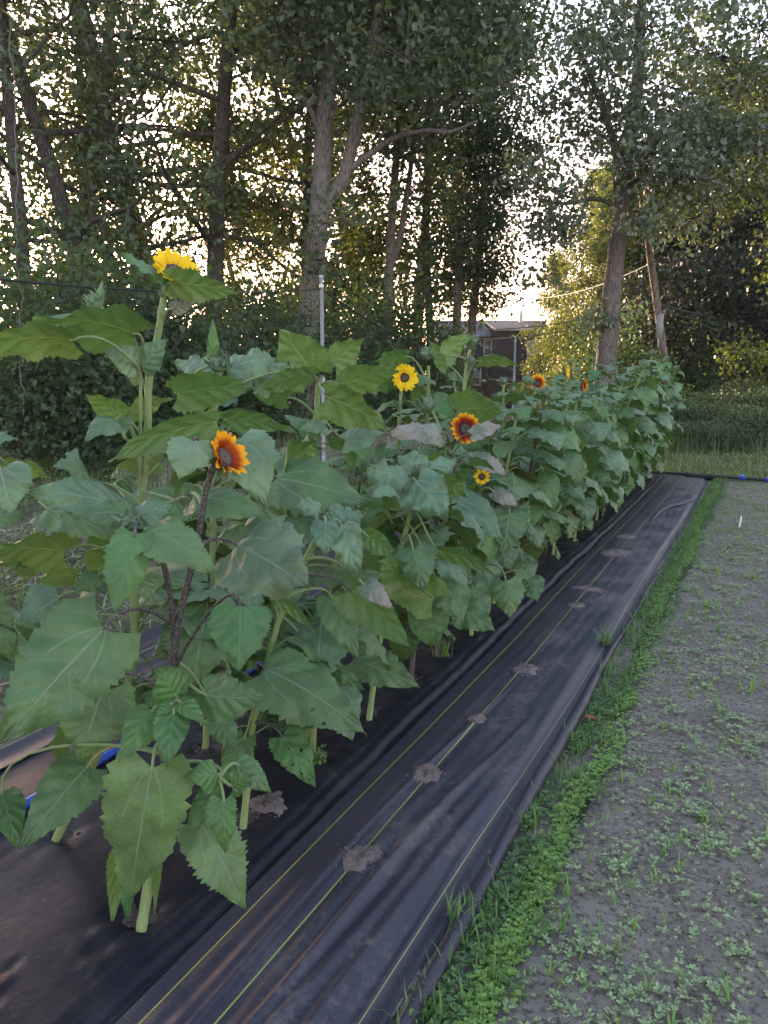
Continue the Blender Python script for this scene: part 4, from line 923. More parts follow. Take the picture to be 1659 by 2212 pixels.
    # B: second plant of the front row
    q = g(525, 1788); d = plant(q[0], q[1], 'second front-row sunflower plant, topped by a bud and crinkled young leaves'); o = np.array(d.location)
    st = [g(525, 1790), P(540, 1640, 2.37), P(545, 1570, 2.37), P(585, 1400, 2.37), P(620, 1290, 2.37), P(690, 1150, 2.37)]
    pd = stem_part(d, st, .0125, .009, 'stem'); bud(d, P(706, 1122, 2.36) - o, UP + (CAMP - P(706, 1122, 2.36)) * .3, .026, rng)
    H = lambda *k, **w: hero_leaf(d, *k, **w)
    H((690, 1150, 2.37), (738, 1135), (774, 1252), 72, 2.28, 2.2, tilt=.25, mat='leaf_blue', ripple=2.2); H((690, 1150, 2.37), (704, 1127), (702, 1205), 58, 2.26, 2.2, tilt=.25, mat='leaf_blue', ripple=2)
    H((690, 1150, 2.37), (690, 1105), (635, 1095), 46, 2.36, 2.3, tilt=.5, mat='leaf_blue', ripple=2.4); H((690, 1150, 2.37), (715, 1110), (790, 1120), 40, 2.36, 2.34, tilt=.6, mat='leaf_blue', ripple=2.2)
    H((685, 1150, 2.37), (792, 1157), (853, 1205), 46, 2.3, 2.25, tilt=.3, under=True, mat='leaf_fresh')
    H((600, 1340, 2.37), (591, 1288), (686, 1375), 26, 2.25, 2.2, tilt=.4, under=True, mat='leaf_fresh', fold=.3)
    H((560, 1480, 2.37), (573, 1446), (792, 1588), 150, 2.2, 2.05, tilt=.35, mat='leaf', purple=True, ripple=1.3, holes=3)
    H((548, 1560, 2.37), (609, 1590), (682, 1702), 82, 2.3, 2.2, tilt=.1, mat='leaf_fresh', holes=7, purple=True)
    H((530, 1740, 2.37), (560, 1530), (588, 1580), 62, 2.5, 2.4, tilt=.2); H((620, 1290, 2.37), (716, 1288), (774, 1424), 76, 2.4, 2.3, tilt=.15, holes=3)
    H((640, 1250, 2.37), (754, 1274), (882, 1396), 88, 2.3, 2.15, tilt=.3, under=True, mat='leaf_fresh', purple=True); H((660, 1210, 2.37), (784, 1262), (850, 1318), 46, 2.2, 2.15, tilt=.2, mat='leaf_wilt')
    H((600, 1330, 2.37), (696, 1439), (788, 1490), 48, 2.5, 2.4, tilt=.3, holes=8); H((580, 1430, 2.37), (530, 1590), (475, 1700), 60, 2.35, 2.3, tilt=.1, mat='leaf_fresh')
    auto_leaves(d, pd, 16, .30, .80, rng, False, az_bias=0.1, smax=.25)
    # C: back-row plant with the big dull leaf
    e = plant(-1.921, 2.212, 'back-row sunflower plant whose green bud sits beside a thin upright leaf'); o = np.array(e.location)
    st = [np.array([-1.921, 2.212, .045]), P(445, 1600, 2.84), P(450, 1400, 2.84), P(460, 1150, 2.84), P(462, 950, 2.84), P(464, 870, 2.84), P(466, 810, 2.84)]; pe = stem_part(e, st, .014, .010)
    bud(e, P(474, 785, 2.8) - o, UP * .6 + RIGHT * .3 - FWD * .5, .036, rng); bud(e, P(471, 938, 2.2) - o, UP - FWD, .020, rng)
    stem_part(e, [P(462, 960, 2.84), P(480, 960, 2.5), P(474, 945, 2.2)], .006, .005, 'stem_purple'); stem_part(e, [P(464, 850, 2.84), P(420, 810, 2.8), P(468, 784, 2.8)], .006, .005)
    H = lambda *k, **w: hero_leaf(e, *k, **w)
    H((466, 810, 2.84), (459, 775), (460, 686), 24, 2.8, 2.8, tilt=0, mat='leaf_fresh', fold=.3); H((464, 850, 2.84), (382, 852), (547, 836), 78, 2.6, 2.5, tilt=.3, under=True, mat='leaf_fresh')
    H((464, 850, 2.84), (470, 800), (380, 790), 50, 2.9, 3.0, tilt=.5, mat='leaf_blue', ripple=2.5); H((466, 830, 2.84), (490, 800), (600, 780), 62, 2.9, 3.0, tilt=.5, mat='leaf_blue', ripple=2.5)
    H((466, 830, 2.84), (520, 820), (640, 790), 60, 3.0, 3.1, tilt=.6, mat='leaf_blue', ripple=2.5); H((462, 940, 2.84), (484, 906), (640, 936), 42, 2.5, 2.4, tilt=.4, under=True, mat='leaf_fresh')
    H((462, 1000, 2.84), (510, 950), (590, 985), 80, 2.9, 2.8, tilt=.4, mat='leaf_blue'); H((460, 1050, 2.84), (596, 1033), (802, 1090), 118, 2.6, 2.5, tilt=.35, mat='leaf', ripple=1.6, purple=True)
    H((460, 1060, 2.84), (600, 1030), (690, 970), 90, 2.7, 2.9, tilt=.5, under=True, mat='leaf_fresh', ripple=1.6); H((466, 860, 2.84), (676, 812), (548, 850), 40, 2.9, 2.7, tilt=.5, under=True, mat='leaf_fresh')
    H((455, 1300, 2.84), (360, 1250), (300, 1330), 80, 2.7, 2.6, tilt=.3); H((450, 1400, 2.84), (520, 1300), (600, 1360), 80, 2.9, 2.9, tilt=.3); H((448, 1450, 2.84), (400, 1380), (330, 1420), 80, 2.7, 2.6, tilt=.3)
    H((460, 1150, 2.84), (380, 1080), (300, 1120), 90, 2.7, 2.6, tilt=.4, mat='leaf'); H((458, 1200, 2.84), (520, 1130), (600, 1190), 90, 2.9, 2.9, tilt=.4, mat='leaf')
    auto_leaves(e, pe, 24, .30, 1.3, rng, False, az_bias=-0.1, smax=.28)
    return [a, b, c, d, e]

def heroes_mid():
    rng = np.random.default_rng(8)
    def pl(x, y, lab): t = plant(x, y, lab); return t, np.array(t.location)
    # D: tall leafy plant by the steel post
    t, o = pl(-1.96, 2.85, 'sunflower plant left of the nearer metal post, large upright leaf over its bud'); hd = 3.43
    st = [o, P(600, 1450, hd), P(650, 1150, hd), P(680, 930, hd), P(686, 860, hd), P(690, 815, hd)]; pp = stem_part(t, st, .015, .012)
    bud(t, P(697, 795, hd) - o, UP - FWD * .3, .034, rng); H = lambda *k, **w: hero_leaf(t, *k, **w); S = (688, 835, hd)
    H(S, (674, 806), (604, 712), 108, 3.35, 3.3, tilt=.25, under=True, mat='leaf_fresh', bend=.3); H(S, (722, 786), (786, 732), 60, 3.5, 3.5, tilt=.3, under=True, mat='leaf_fresh'); H(S, (748, 832), (862, 802), 58, 3.3, 3.2, tilt=.4, under=True, mat='leaf_fresh')
    H(S, (706, 860), (838, 930), 78, 3.2, 3.1, tilt=.3, under=True, mat='leaf_fresh', ripple=1.6); H((684, 880, hd), (702, 918), (642, 930), 30, 3.2, 3.1, tilt=.3, mat='leaf_blue'); H((684, 900, hd), (745, 950), (830, 935), 50, 3.3, 3.3, tilt=.5, mat='leaf_blue')
    H((684, 900, hd), (620, 860), (548, 850), 44, 3.4, 3.3, tilt=.5, under=True, mat='leaf_fresh'); auto_leaves(t, pp, 20, .35, 1.2, rng, False, smax=.30)
    # E: front row, ruffled leaves in the middle
    t, o = pl(-1.486, 2.805, 'front-row sunflower plant crowned by ruffled blue-green leaves below the open yellow flower'); hd = 3.3
    st = [g_(797, 1558), P(815, 1420, 3.25), P(840, 1280, 3.3), P(870, 1170, 3.35), P(893, 1080, 3.35)]; pp = stem_part(t, st, .013, .011)
    H = lambda *k, **w: hero_leaf(t, *k, **w); S = (893, 1078, 3.35)
    H(S, (898, 1040), (968, 1118), 104, 3.2, 3.1, tilt=.3, mat='leaf_blue', ripple=2.2, fold=.3); H(S, (880, 1035), (778, 1020), 62, 3.3, 3.2, tilt=.5, mat='leaf_blue', ripple=2.4); H(S, (905, 1015), (860, 985), 56, 3.4, 3.5, tilt=.5, mat='leaf_blue', ripple=2.4)
    H(S, (915, 1020), (985, 1000), 50, 3.4, 3.5, tilt=.6, mat='leaf_blue', ripple=2.2); H(S, (935, 1030), (1010, 1075), 50, 3.3, 3.3, tilt=.4, under=True, mat='leaf_fresh'); H(S, (855, 1060), (800, 1075), 34, 3.2, 3.1, tilt=.5, mat='leaf_blue')
    H((870, 1170, 3.35), (892, 1186), (915, 1278), 80, 3.1, 3.0, tilt=.15, mat='leaf'); H((880, 1130, 3.35), (937, 1292), (804, 1214), 100, 3.1, 3.0, tilt=.25, under=True, mat='leaf_fresh'); H((820, 1400, 3.25), (764, 1424), (908, 1487), 90, 3.05, 2.9, tilt=.3, mat='leaf', purple=True)
    H((860, 1200, 3.3), (720, 1320), (690, 1400), 70, 3.2, 3.1, tilt=.2); H((890, 1100, 3.35), (948, 1192), (1068, 1242), 36, 3.2, 3.1, tilt=.4, under=True, mat='leaf_fresh'); bud(t, P(905, 1020, 3.35) - o, UP, .03, rng); auto_leaves(t, pp, 13, .35, 1.0, rng, False, az_bias=-.3, smax=.28)
    # F: yellow flower facing the camera
    t, o = pl(-1.96, 3.9, 'back-row sunflower plant whose open yellow flower faces the camera, dark centre'); hd = 4.4
    st = [o, P(850, 1150, 4.35), P(860, 950, 4.38), P(866, 850, 4.42), P(870, 822, 4.45)]; pp = stem_part(t, st, .013, .008)
    f = P(874, 816, 4.35); flower(t, f - o, nrm(CAMP - f) + RIGHT * .22 + UP * .05, .080, 'y', 0.12, rng, 17, disc=.36); auto_leaves(t, pp, 20, .4, 1.28, rng, False, smax=.28)
    # G: orange flower
    t, o = pl(-1.509, 3.70, 'front-row sunflower plant with a dark red and yellow flower beside a curled brown leaf'); hd = 4.1
    st = [g_(945, 1420), P(955, 1200, 4.05), P(965, 1060, 4.1), P(972, 980, 4.1), P(990, 940, 4.1)]; pp = stem_part(t, st, .013, .009, 'stem_purple')
    f = P(1003, 926, 4.05); flower(t, f - o, nrm(CAMP - f) + RIGHT * .45 + UP * .12, .088, 'r', 0.15, rng, 20, disc=.42)
    stem_part(t, [P(968, 1030, 4.1), P(962, 960, 4.1), P(942, 905, 4.1), P(930, 885, 4.1)], .007, .006); bud(t, P(924, 876, 4.1) - o, UP - RIGHT * .6 - FWD * .4, .042, rng)
    H = lambda *k, **w: hero_leaf(t, *k, **w)
    H((968, 1030, 4.1), (952, 938), (832, 938), 48, 3.9, 3.8, tilt=.45, mat='leaf_wilt', ripple=1.4, purple=True); H((972, 1010, 4.1), (1018, 938), (1088, 920), 32, 3.9, 3.9, tilt=.4, mat='leaf_wilt', ripple=1.6, purple=True)
    H((966, 1060, 4.1), (1020, 990), (1098, 1030), 40, 3.9, 3.8, tilt=.4, mat='leaf_wilt', purple=True); H((960, 1060, 4.1), (905, 970), (930, 1010), 50, 4.1, 4.0, tilt=.3)
    H((958, 1180, 4.05), (990, 1086), (1086, 1168), 78, 3.8, 3.7, tilt=.35, mat='leaf_blue'); auto_leaves(t, pp, 16, .35, 1.05, rng, False, smax=.29)
    H((950, 1300, 4.0), (962, 1296), (1072, 1366), 84, 3.75, 3.6, tilt=.35, mat='leaf'); 
    # Hh: small yellow flower low on the front
    t, o = pl(-1.459, 4.07, 'front-row sunflower plant with a small yellow flower below a pale wilted leaf'); hd = 4.35
    st = [g_(1018, 1378), P(1020, 1250, 4.3), P(1028, 1120, 4.3), P(1036, 1050, 4.2)]; pp = stem_part(t, st, .012, .007)
    f = P(1041, 1030, 4.05); flower(t, f - o, nrm(CAMP - f) + UP * .1, .046, 'm', 0.2, rng, 12, disc=.40)
    H = lambda *k, **w: hero_leaf(t, *k, **w)
    H((1026, 1150, 4.3), (1066, 1062), (1122, 1096), 34, 4.0, 3.95, tilt=.3, mat='leaf_wilt'); H((1026, 1150, 4.3), (1101, 1110), (1090, 1194), 78, 4.0, 3.9, tilt=.15, mat='leaf'); H((1022, 1230, 4.3), (1093, 1254), (1102, 1336), 74, 4.0, 3.9, tilt=.15)
    H((1022, 1230, 4.3), (1020, 1270), (1050, 1350), 70, 3.9, 3.8, tilt=.2); H((1020, 1290, 4.3), (1140, 1250), (1160, 1300), 60, 4.1, 4.0, tilt=.2); auto_leaves(t, pp, 12, .35, .95, rng, False, smax=.26)
    # I: with the broad bright leaf above the red flower
    t, o = pl(-1.94, 4.45, 'tall back-row sunflower plant with two small buds standing in front of the dark house'); hd = 4.85
    st = [o, P(985, 1000, 4.85), P(1000, 870, 4.85), P(1008, 790, 4.85), P(1016, 755, 4.85)]; pp = stem_part(t, st, .014, .009)
    bud(t, P(1020, 738, 4.85) - o, UP, .034, rng); bud(t, P(1016, 782, 4.7) - o, UP + RIGHT, .028, rng)
    H = lambda *k, **w: hero_leaf(t, *k, **w)
    H((1002, 850, 4.85), (986, 886), (1088, 890), 76, 4.6, 4.5, tilt=.35, under=True, mat='leaf_fresh'); H((1010, 780, 4.85), (962, 770), (1018, 722), 46, 4.7, 4.8, tilt=.3, under=True, mat='leaf_fresh'); H((1004, 830, 4.85), (1036, 780), (1122, 790), 26, 4.8, 4.8, tilt=.5, under=True, mat='leaf_fresh')
    H((1004, 830, 4.85), (970, 790), (930, 740), 40, 4.9, 4.9, tilt=.3, under=True, mat='leaf_fresh'); auto_leaves(t, pp, 15, .4, 1.25, rng, False, smax=.27)
    # J: plant with bud at (930, 770)
    t, o = pl(-1.96, 4.15, 'tall back-row sunflower plant ending in a bud, just right of the open yellow flower'); hd = 4.55
    st = [o, P(915, 1000, 4.6), P(924, 870, 4.6), P(926, 790, 4.6)]; pp = stem_part(t, st, .013, .009); bud(t, P(922, 765, 4.6) - o, UP, .036, rng)
    hero_leaf(t, (926, 830, 4.6), (876, 771), (806, 782), 34, 4.6, 4.5, tilt=.5, under=True, mat='leaf_fresh'); hero_leaf(t, (924, 850, 4.6), (870, 800), (800, 850), 50, 4.4, 4.3, tilt=.5, under=True, mat='leaf_fresh')
    auto_leaves(t, pp, 14, .4, 1.4, rng, False, smax=.27)
g_ = lambda u, v, z=.045: gpix(u, v, z)
heroes(); heroes_mid()

ORD = ['first', 'second', 'third', 'fourth', 'fifth', 'sixth', 'seventh', 'eighth', 'ninth', 'tenth', 'eleventh', 'twelfth', 'thirteenth', 'fourteenth', 'fifteenth', 'sixteenth', 'seventeenth', 'eighteenth', 'nineteenth', 'twentieth']
def rows():
    rng = np.random.default_rng(21); done = {}
    def one(x, y, H, lab, lean, n, far, smax, fl=None):
        t = plant(x, y, lab); o = np.array(t.location)
        top = np.array([lean + rng.normal() * .05, rng.normal() * .06, H])
        path = spline([np.zeros(3), top * [.15, .15, .35] + [0, 0, 0], top * [.5, .5, .7], top], 5)
        mb = MB(); tube(mb, path, np.linspace(.013, .008, len(path)), 8 if not far else 6); mb.obj('stem', M['stem'] if rng.uniform() < .7 else M['stem_purple'], t)
        if far:
            mb = MB(); auto_leaves(t, path, n, .16, H - .02, rng, True, smax=smax, mb=mb)
            mb.obj('foliage', [M['leaf'], M['leaf_blue'], M['leaf_fresh'], M['leaf_wilt'], M['stem']], t)
        else: auto_leaves(t, path, n, .20, H - .02, rng, False, smax=smax)
        if fl is None: bud(t, path[-1] + [0, 0, .02], (rng.normal() * .4, rng.normal() * .4, 1), .024 + .01 * rng.uniform(), rng)
        else:
            pos, N, r, pk, cup = fl; q = pos - o; mb = MB(); tube(mb, spline([path[-1], (path[-1] + q) / 2 + [0, 0, -.02], q - nrm(N) * r * .3], 5), .006, 7); mb.obj('stem', M['stem'], t); flower(t, q, N, r, pk, cup, rng, 16)
    # front row in among and beyond the surveyed plants
    f = P(1160, 828, 6.9); f2 = P(1222, 804, 8.0); f3 = P(1258, 834, 7.5)
    spec = [(FRONT[2], 1.0, 12, 'front'), (FRONT[4], 1.08, 14, 'front'), (FRONT[7], 1.22, 18, 'front'), (FRONT[8], 1.32, 20, 'front'), (FRONT[9], 1.24, 20, 'front'), (FRONT[10], 1.26, 20, 'front'), (FRONT[11], 1.26, 20, 'front'), (FRONT[12], 1.30, 20, 'front'),
            (FRONT[13], 1.34, 20, 'front'), (FRONT[14], 1.48, 20, 'front'), (FRONT[15], 1.52, 20, 'front'), (FRONT[16], 1.62, 22, 'front'), (FRONT[17], 1.58, 22, 'front'), (FRONT[18], 1.55, 22, 'front'), (FRONT[19], 1.45, 22, 'front'),
            (BACK[3], 1.05, 12, 'back'), (BACK[5], 1.18, 14, 'back'), (BACK[8], 1.40, 16, 'back'), (BACK[9], 1.36, 18, 'back'), (BACK[10], 1.34, 18, 'back'), (BACK[11], 1.34, 18, 'back'), (BACK[12], 1.36, 18, 'back'), (BACK[13], 1.42, 18, 'back'),
            (BACK[14], 1.52, 18, 'back'), (BACK[15], 1.55, 18, 'back'), (BACK[16], 1.55, 18, 'back'), (BACK[17], 1.5, 18, 'back')]
    for i, ((x, y), H, n, row) in enumerate(spec):
        fl = None; lab = None; far = y > 7.4
        if (x, y) == BACK[11]: fl = (f, nrm(CAMP - f) + RIGHT * .3 + UP * .1, .082, 'o', .25); lab = 'distant sunflower plant with a small orange and brown flower facing the camera'
        elif (x, y) == BACK[13]: fl = (f2, RIGHT * .95 - FWD * .35 + UP * .1, .092, 'y', .35); lab = 'sunflower plant with a yellow flower seen edge-on above the far part of the row'
        elif (x, y) == BACK[12]: fl = (f3, RIGHT * .7 - FWD * .4 - UP * .1, .075, 'r', .6); lab = 'sunflower plant with a half-closed rust-red flower just right of the edge-on yellow one'
        if lab is None:
            k = done[row] = done.get(row, 0) + 1
            if y > 10.8: lab = 'last front-row sunflower plant at the far end of the bed' if row == 'front' else 'last back-row sunflower plant'
            else: lab = 'leafy flowerless sunflower plant, %s of its kind in the %s row counted from the camera' % (ORD[k - 1], row)
        one(x, y, H, lab, (.14 + .12 * float(smooth(5, 9, y)) if row == 'front' else -.03) + rng.normal() * .04, int(n * (1.6 if y < 6 else 1.7)), far, .29, fl)
rows()
# ------------------------------------------------------------------ TREES
def limb(mb, a, d, L, r0, rng, depth, tips, up=0.25, wob=0.25):
    n = 6; pts = [np.array(a, float)]; dd = nrm(d)
    for i in range(n):
        dd = nrm(dd + rng.normal(size=3) * wob * 0.35 + UP * up * 0.18); pts.append(pts[-1] + dd * L / n)
    pts = np.array(pts); tube(mb, pts, np.linspace(r0, r0 * 0.4, n + 1), 7 if r0 > .04 else 5, cap=False)
    if depth == 0: tips.extend([(pts[-1], L * .4), (pts[4], L * .35), (pts[2], L * .3)]); return
    k = rng.integers(3, 5)
    for j in range(k):
        f = 0.35 + 0.6 * (j + rng.uniform()) / k; i = min(n - 1, int(f * n)); p = pts[i]; az = rng.uniform(0, 6.28)
        side = nrm(np.cross(dd, [math.cos(az), math.sin(az), .3])); limb(mb, p, dd * .55 + side * .9, L * rng.uniform(.42, .62), r0 * .45, rng, depth - 1, tips, up, wob)
    tips.append((pts[-1], L * .3))

def tree_meshes(seed, H, tr, cb, spread, leaf, per, mat, bark, nl=13, lean=0.0, up=.25, ls=.12, droop=0.0, clump=.42, gap=.0):
    """trunk mesh and crown mesh of one kind of tree standing at the origin"""
    rng = np.random.default_rng(seed); mt = MB(); tips = []
    tr_pts = [np.zeros(3)]; d = np.array([lean, 0, 1.0])
    for i in range(12): d = nrm(d + rng.normal(size=3) * [.06, .06, 0]); tr_pts.append(tr_pts[-1] + d * H / 12)
    tp = spline(tr_pts, 3); f = np.linspace(0, 1, len(tp)); rad = tr * (1 - f * .82) * (1 + .35 * np.exp(-f * 30))
    tube(mt, tp, rad, 12, rough=.12, seed=seed)
    for j in range(nl):
        t = cb + (1 - cb) * (j + rng.uniform() * .8) / nl; p = np.array([np.interp(t, f, tp[:, k]) for k in range(3)]); az = j * 2.4 + rng.normal() * .4
        el = np.interp(t, [cb, 1], [.05, .9]) + rng.normal() * .15; L = spread * np.interp(t, [cb, (cb + 1) / 2, 1], [.8, 1, .45]) * rng.uniform(.7, 1.15)
        limb(mt, p, (math.cos(az) * math.cos(el), math.sin(az) * math.cos(el), math.sin(el)), L, tr * .34 * (1.1 - t * .6), rng, 1, tips, up)
    mc = MB(); C = []; S = []
    for p, l in tips:
        if rng.uniform() < gap: continue
        n = int(per * rng.uniform(.5, 1.4)); c = p + rng.normal(size=(n, 3)) * clump * [1, 1, .7]; C.append(c)
    C = np.concatenate(C); C[:, 2] -= droop * rng.uniform(size=len(C)) ** 2; cards(mc, C, ls * rng.uniform(.5, 1.5, len(C)), rng, .6)
    return mt.mesh('trunk', M[bark]), mc.mesh('crown', M[mat], False)

def put(meshes, loc, rz, s, lab, cat='tree', name='deciduous_tree', grp='trees standing beyond the fence', zs=None):
    t = link(name, None, None, loc, (0, 0, rz), (s, s, s * (zs or 1)), lab, cat, grp); link('trunk', meshes[0], t); link('crown', meshes[1], t); return t

def shrub_meshes(seed, H, W, n, mat, ls=.09):
    rng = np.random.default_rng(seed); mt = MB(); tips = []
    for i in range(9):
        a = rng.uniform(0, 6.28); top = np.array([math.cos(a) * W * .5 * rng.uniform(.2, 1), math.sin(a) * W * .5 * rng.uniform(.2, 1), H * rng.uniform(.6, 1)])
        p = spline([np.zeros(3), top * [.3, .3, .5], top], 4); tube(mt, p, np.linspace(.03, .008, len(p)), 5); tips += [p[3], p[5], p[-1]]
    mc = MB(); cl = []
    for k in range(46):
        a = rng.uniform(0, 6.28); r = W * .5 * math.sqrt(rng.uniform()); z = H * rng.uniform(.06, 1) * (1 - .45 * (r / (W * .5)) ** 2); cl.append((math.cos(a) * r, math.sin(a) * r, z))
    cl = np.array(cl + [tuple(t) for t in tips]); c = np.repeat(cl, n // len(cl), 0); c = c + rng.normal(size=c.shape) * [W * .10, W * .10, H * .075]; c[:, 2] = np.abs(c[:, 2])
    cards(mc, c, ls * rng.uniform(.6, 1.3, len(c)), rng, .8); return mt.mesh('stems', M['dark_bark']), mc.mesh('foliage', M[mat], False)

def trunk_from(name, t, paths, mat, label=None):
    mb = MB(); o = np.array(t.location)
    for pts, r0, r1 in paths:
        pp = spline([np.asarray(p) - o for p in pts], 6); f = np.linspace(0, 1, len(pp)); tube(mb, pp, r0 + (r1 - r0) * f + r0 * .3 * np.exp(-f * 25) * (r0 > .12), 14, rough=.10, seed=int(r0 * 1000))
    return mb.obj(name, M[mat], t)

def crown_from(t, blobs, mat, dens, ls, rng, branches=None, clumpf=.16):
    """crown of many leaf clumps round the ends of twigs that fill each listed mass of branches"""
    o = np.array(t.location); mc = MB(); mt = MB(); C = []
    for c, r, q in blobs:
        c = np.asarray(c) - o; r = np.asarray(r, float); vol = r[0] * r[1] * r[2]; k = max(8, int(26 * q * vol ** .66))
        d = nrm(rng.normal(size=(k, 3))); cc = c + d * r * rng.uniform(.25, 1, (k, 1)) ** .5
        for p in cc:
            n = int(dens * rng.uniform(.4, 1.5)); C.append(p + rng.normal(size=(n, 3)) * [.34, .34, .22])
        for p in cc[::3]:
            a = c + (p - c) * .05; m = (a + p) / 2 + rng.normal(size=3) * .12; tube(mc, [a, m, p], [.022, .014, .006], 5, 1, cap=False)
    C = np.concatenate(C); cards(mc, C, ls * rng.uniform(.5, 1.5, len(C)), rng, .7)
    return mc.obj('crown', [M[mat], M['dark_bark']], t, False)

def build_trees():
    rng = np.random.default_rng(50)
    A = tree_meshes(1, 15, .20, .16, 3.4, 0, 105, 'oak', 'dark_bark', 19, ls=.135, clump=.46, gap=.60)
    B = tree_meshes(2, 16, .24, .20, 3.8, 0, 110, 'oak', 'dark_bark', 19, ls=.14, clump=.48, gap=.60)
    Cc = tree_meshes(3, 14, .17, .12, 3.0, 0, 130, 'maple', 'dark_bark', 20, ls=.16, up=.1, clump=.45, gap=.25)
    B2 = tree_meshes(2, 16, .24, .20, 3.8, 0, 90, 'oak_pale', 'dark_bark', 19, ls=.14, clump=.45, gap=.5)
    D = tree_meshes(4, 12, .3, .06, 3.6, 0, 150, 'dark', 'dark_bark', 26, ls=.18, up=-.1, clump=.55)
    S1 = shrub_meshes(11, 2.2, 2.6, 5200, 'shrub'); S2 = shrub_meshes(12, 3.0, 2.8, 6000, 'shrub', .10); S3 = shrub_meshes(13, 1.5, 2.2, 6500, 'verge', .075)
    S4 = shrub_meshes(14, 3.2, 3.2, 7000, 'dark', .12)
    # --- surveyed trees
    z = lambda u, hd: G(u, hd, float(gz(*G(u, hd)[:2])))
    t = thing('oak_tree', z(655, 17), 'large grey-barked oak whose forked trunk stands right behind the nearer metal post', 'tree', 'trees standing beyond the fence'); h = 17
    trunk_from('trunk', t, [([z(652, h), P(658, 800, h), P(670, 650, h), P(688, 480, h), P(697, 330, h), P(708, 180, h), P(712, 40, h), P(716, -150, h)], .27, .13),
                            ([P(690, 470, h), P(722, 420, h), P(745, 375, h), P(775, 250, h), P(800, 120, h), P(822, 0, h), P(835, -150, h)], .16, .08),
                            ([P(747, 372, h), P(790, 340, h), P(850, 300, h), P(920, 283, h - .5), P(975, 285, h - 1), P(1030, 262, h - 1.4)], .075, .03),
                            ([P(700, 300, h), P(650, 200, h), P(600, 130, h), P(560, 20, h)], .07, .03)], 'trunk_bark')
    bl = []
    for u, v, r, q in ((700, 60, 1.5, 1), (600, 60, 1.4, 1), (800, 60, 1.4, 1), (880, 130, 1.3, .9), (690, 250, 1.1, .8), (640, 170, 1.1, .8), (900, 30, 1.4, .9), (980, 60, 1.3, .9), (1060, 90, 1.2, .9), (1100, 30, 1.2, .9), (800, 210, 1, .6), (560, -80, 1.8, .8), (760, -80, 1.8, .9), (950, -80, 1.8, .9), (1080, 150, .9, .7), (730, 470, .55, .5), (690, 560, .5, .4), (660, 420, .6, .5), (980, 210, .8, .5)):
        bl.append((P(u, v, h + rng.normal() * .9), (r, r, r * .75), q))
    crown_from(t, bl, 'oak', 28, .14, rng)
    t = thing('tree', z(838, 22), 'slender two-stemmed tree between the forked oak and the pine', 'tree', 'trees standing beyond the fence'); h = 22
    trunk_from('trunk', t, [([z(836, h), P(838, 700, h), P(842, 560, h), P(852, 400, h), P(866, 200, h), P(872, 0, h), P(875, -100, h)], .15, .07), ([P(843, 575, h), P(862, 520, h), P(882, 400, h), P(900, 250, h), P(915, 60, h)], .10, .04)], 'trunk_bark')
    crown_from(t, [(P(u, v, h + rng.normal()), (r, r, r * .8), q) for u, v, r, q in ((850, 240, 1.5, .8), (880, 80, 2, .9), (820, 380, 1, .5), (900, 330, 1.1, .6), (840, -60, 2.3, 1), (790, 170, 1.2, .6), (905, 450, .8, .4))], 'oak', 42, .16, rng)
    t = thing('tree', z(925, 24), 'straight dark-stemmed tree just left of the pine', 'tree', 'trees standing beyond the fence'); h = 24
    trunk_from('trunk', t, [([z(935, h), P(930, 740, h), P(924, 600, h), P(920, 430, h), P(925, 250, h), P(930, 0, h)], .14, .06)], 'dark_bark')
    crown_from(t, [(P(u, v, h + rng.normal()), (r, r, r * .8), q) for u, v, r, q in ((930, 200, 1.5, .8), (960, 60, 2, .9), (930, 420, .9, .6), (960, 330, 1.2, .7), (900, 600, .8, .5), (960, 560, 1.0, .6))], 'oak', 42, .16, rng)
    t = thing('pine_tree', z(1012, 25), 'tall pine with flat drooping sprays standing left of the house', 'tree', 'trees standing beyond the fence'); h = 25
    trunk_from('trunk', t, [([z(1010, h), P(1018, 720, h), P(1030, 600, h), P(1040, 480, h), P(1052, 320, h), P(1062, 100, h)], .16, .06), ([z(985, h - 1), P(986, 730, h - 1), P(990, 600, h - 1), P(995, 500, h - 1)], .17, .09)], 'trunk_bark')
    crown_from(t, [(P(u, v, h + rng.normal() * .8), (r, r, r * fl), q) for u, v, r, fl, q in ((1040, 430, 1.3, .7, 1), (1020, 520, 1.3, .7, 1), (1060, 330, 1.4, .7, 1), (1060, 220, 1.3, .7, .9), (1010, 600, 1.1, .6, 1), (1050, 560, .9, .3, .8), (1060, 650, .8, .15, .8), (1085, 600, .6, .15, .6), (975, 650, .8, .5, .9), (1020, 660, .8, .5, .7), (1000, 440, 1, .7, .8), (1075, 480, .8, .4, .6), (1070, 100, 1.3, .7, 1.2), (1000, 300, 1.2, .9, 1.2), (1030, 150, 1.3, .9, 1.2), (1050, 380, 1.1, .9, 1.2), (1010, 20, 1.4, .9, 1.2), (1090, 260, .9, .8, 1), (1140, 320, .6, .3, .7), (1110, 400, .6, .3, .7), (980, 500, 1, .8, 1), (1120, 120, .8, .5, .8))], 'oak', 55, .13, rng)
    t = thing('oak_tree', z(1305, 21), 'big leaning oak with pale leaves to the left of the utility pole', 'tree', 'trees standing beyond the fence'); h = 21
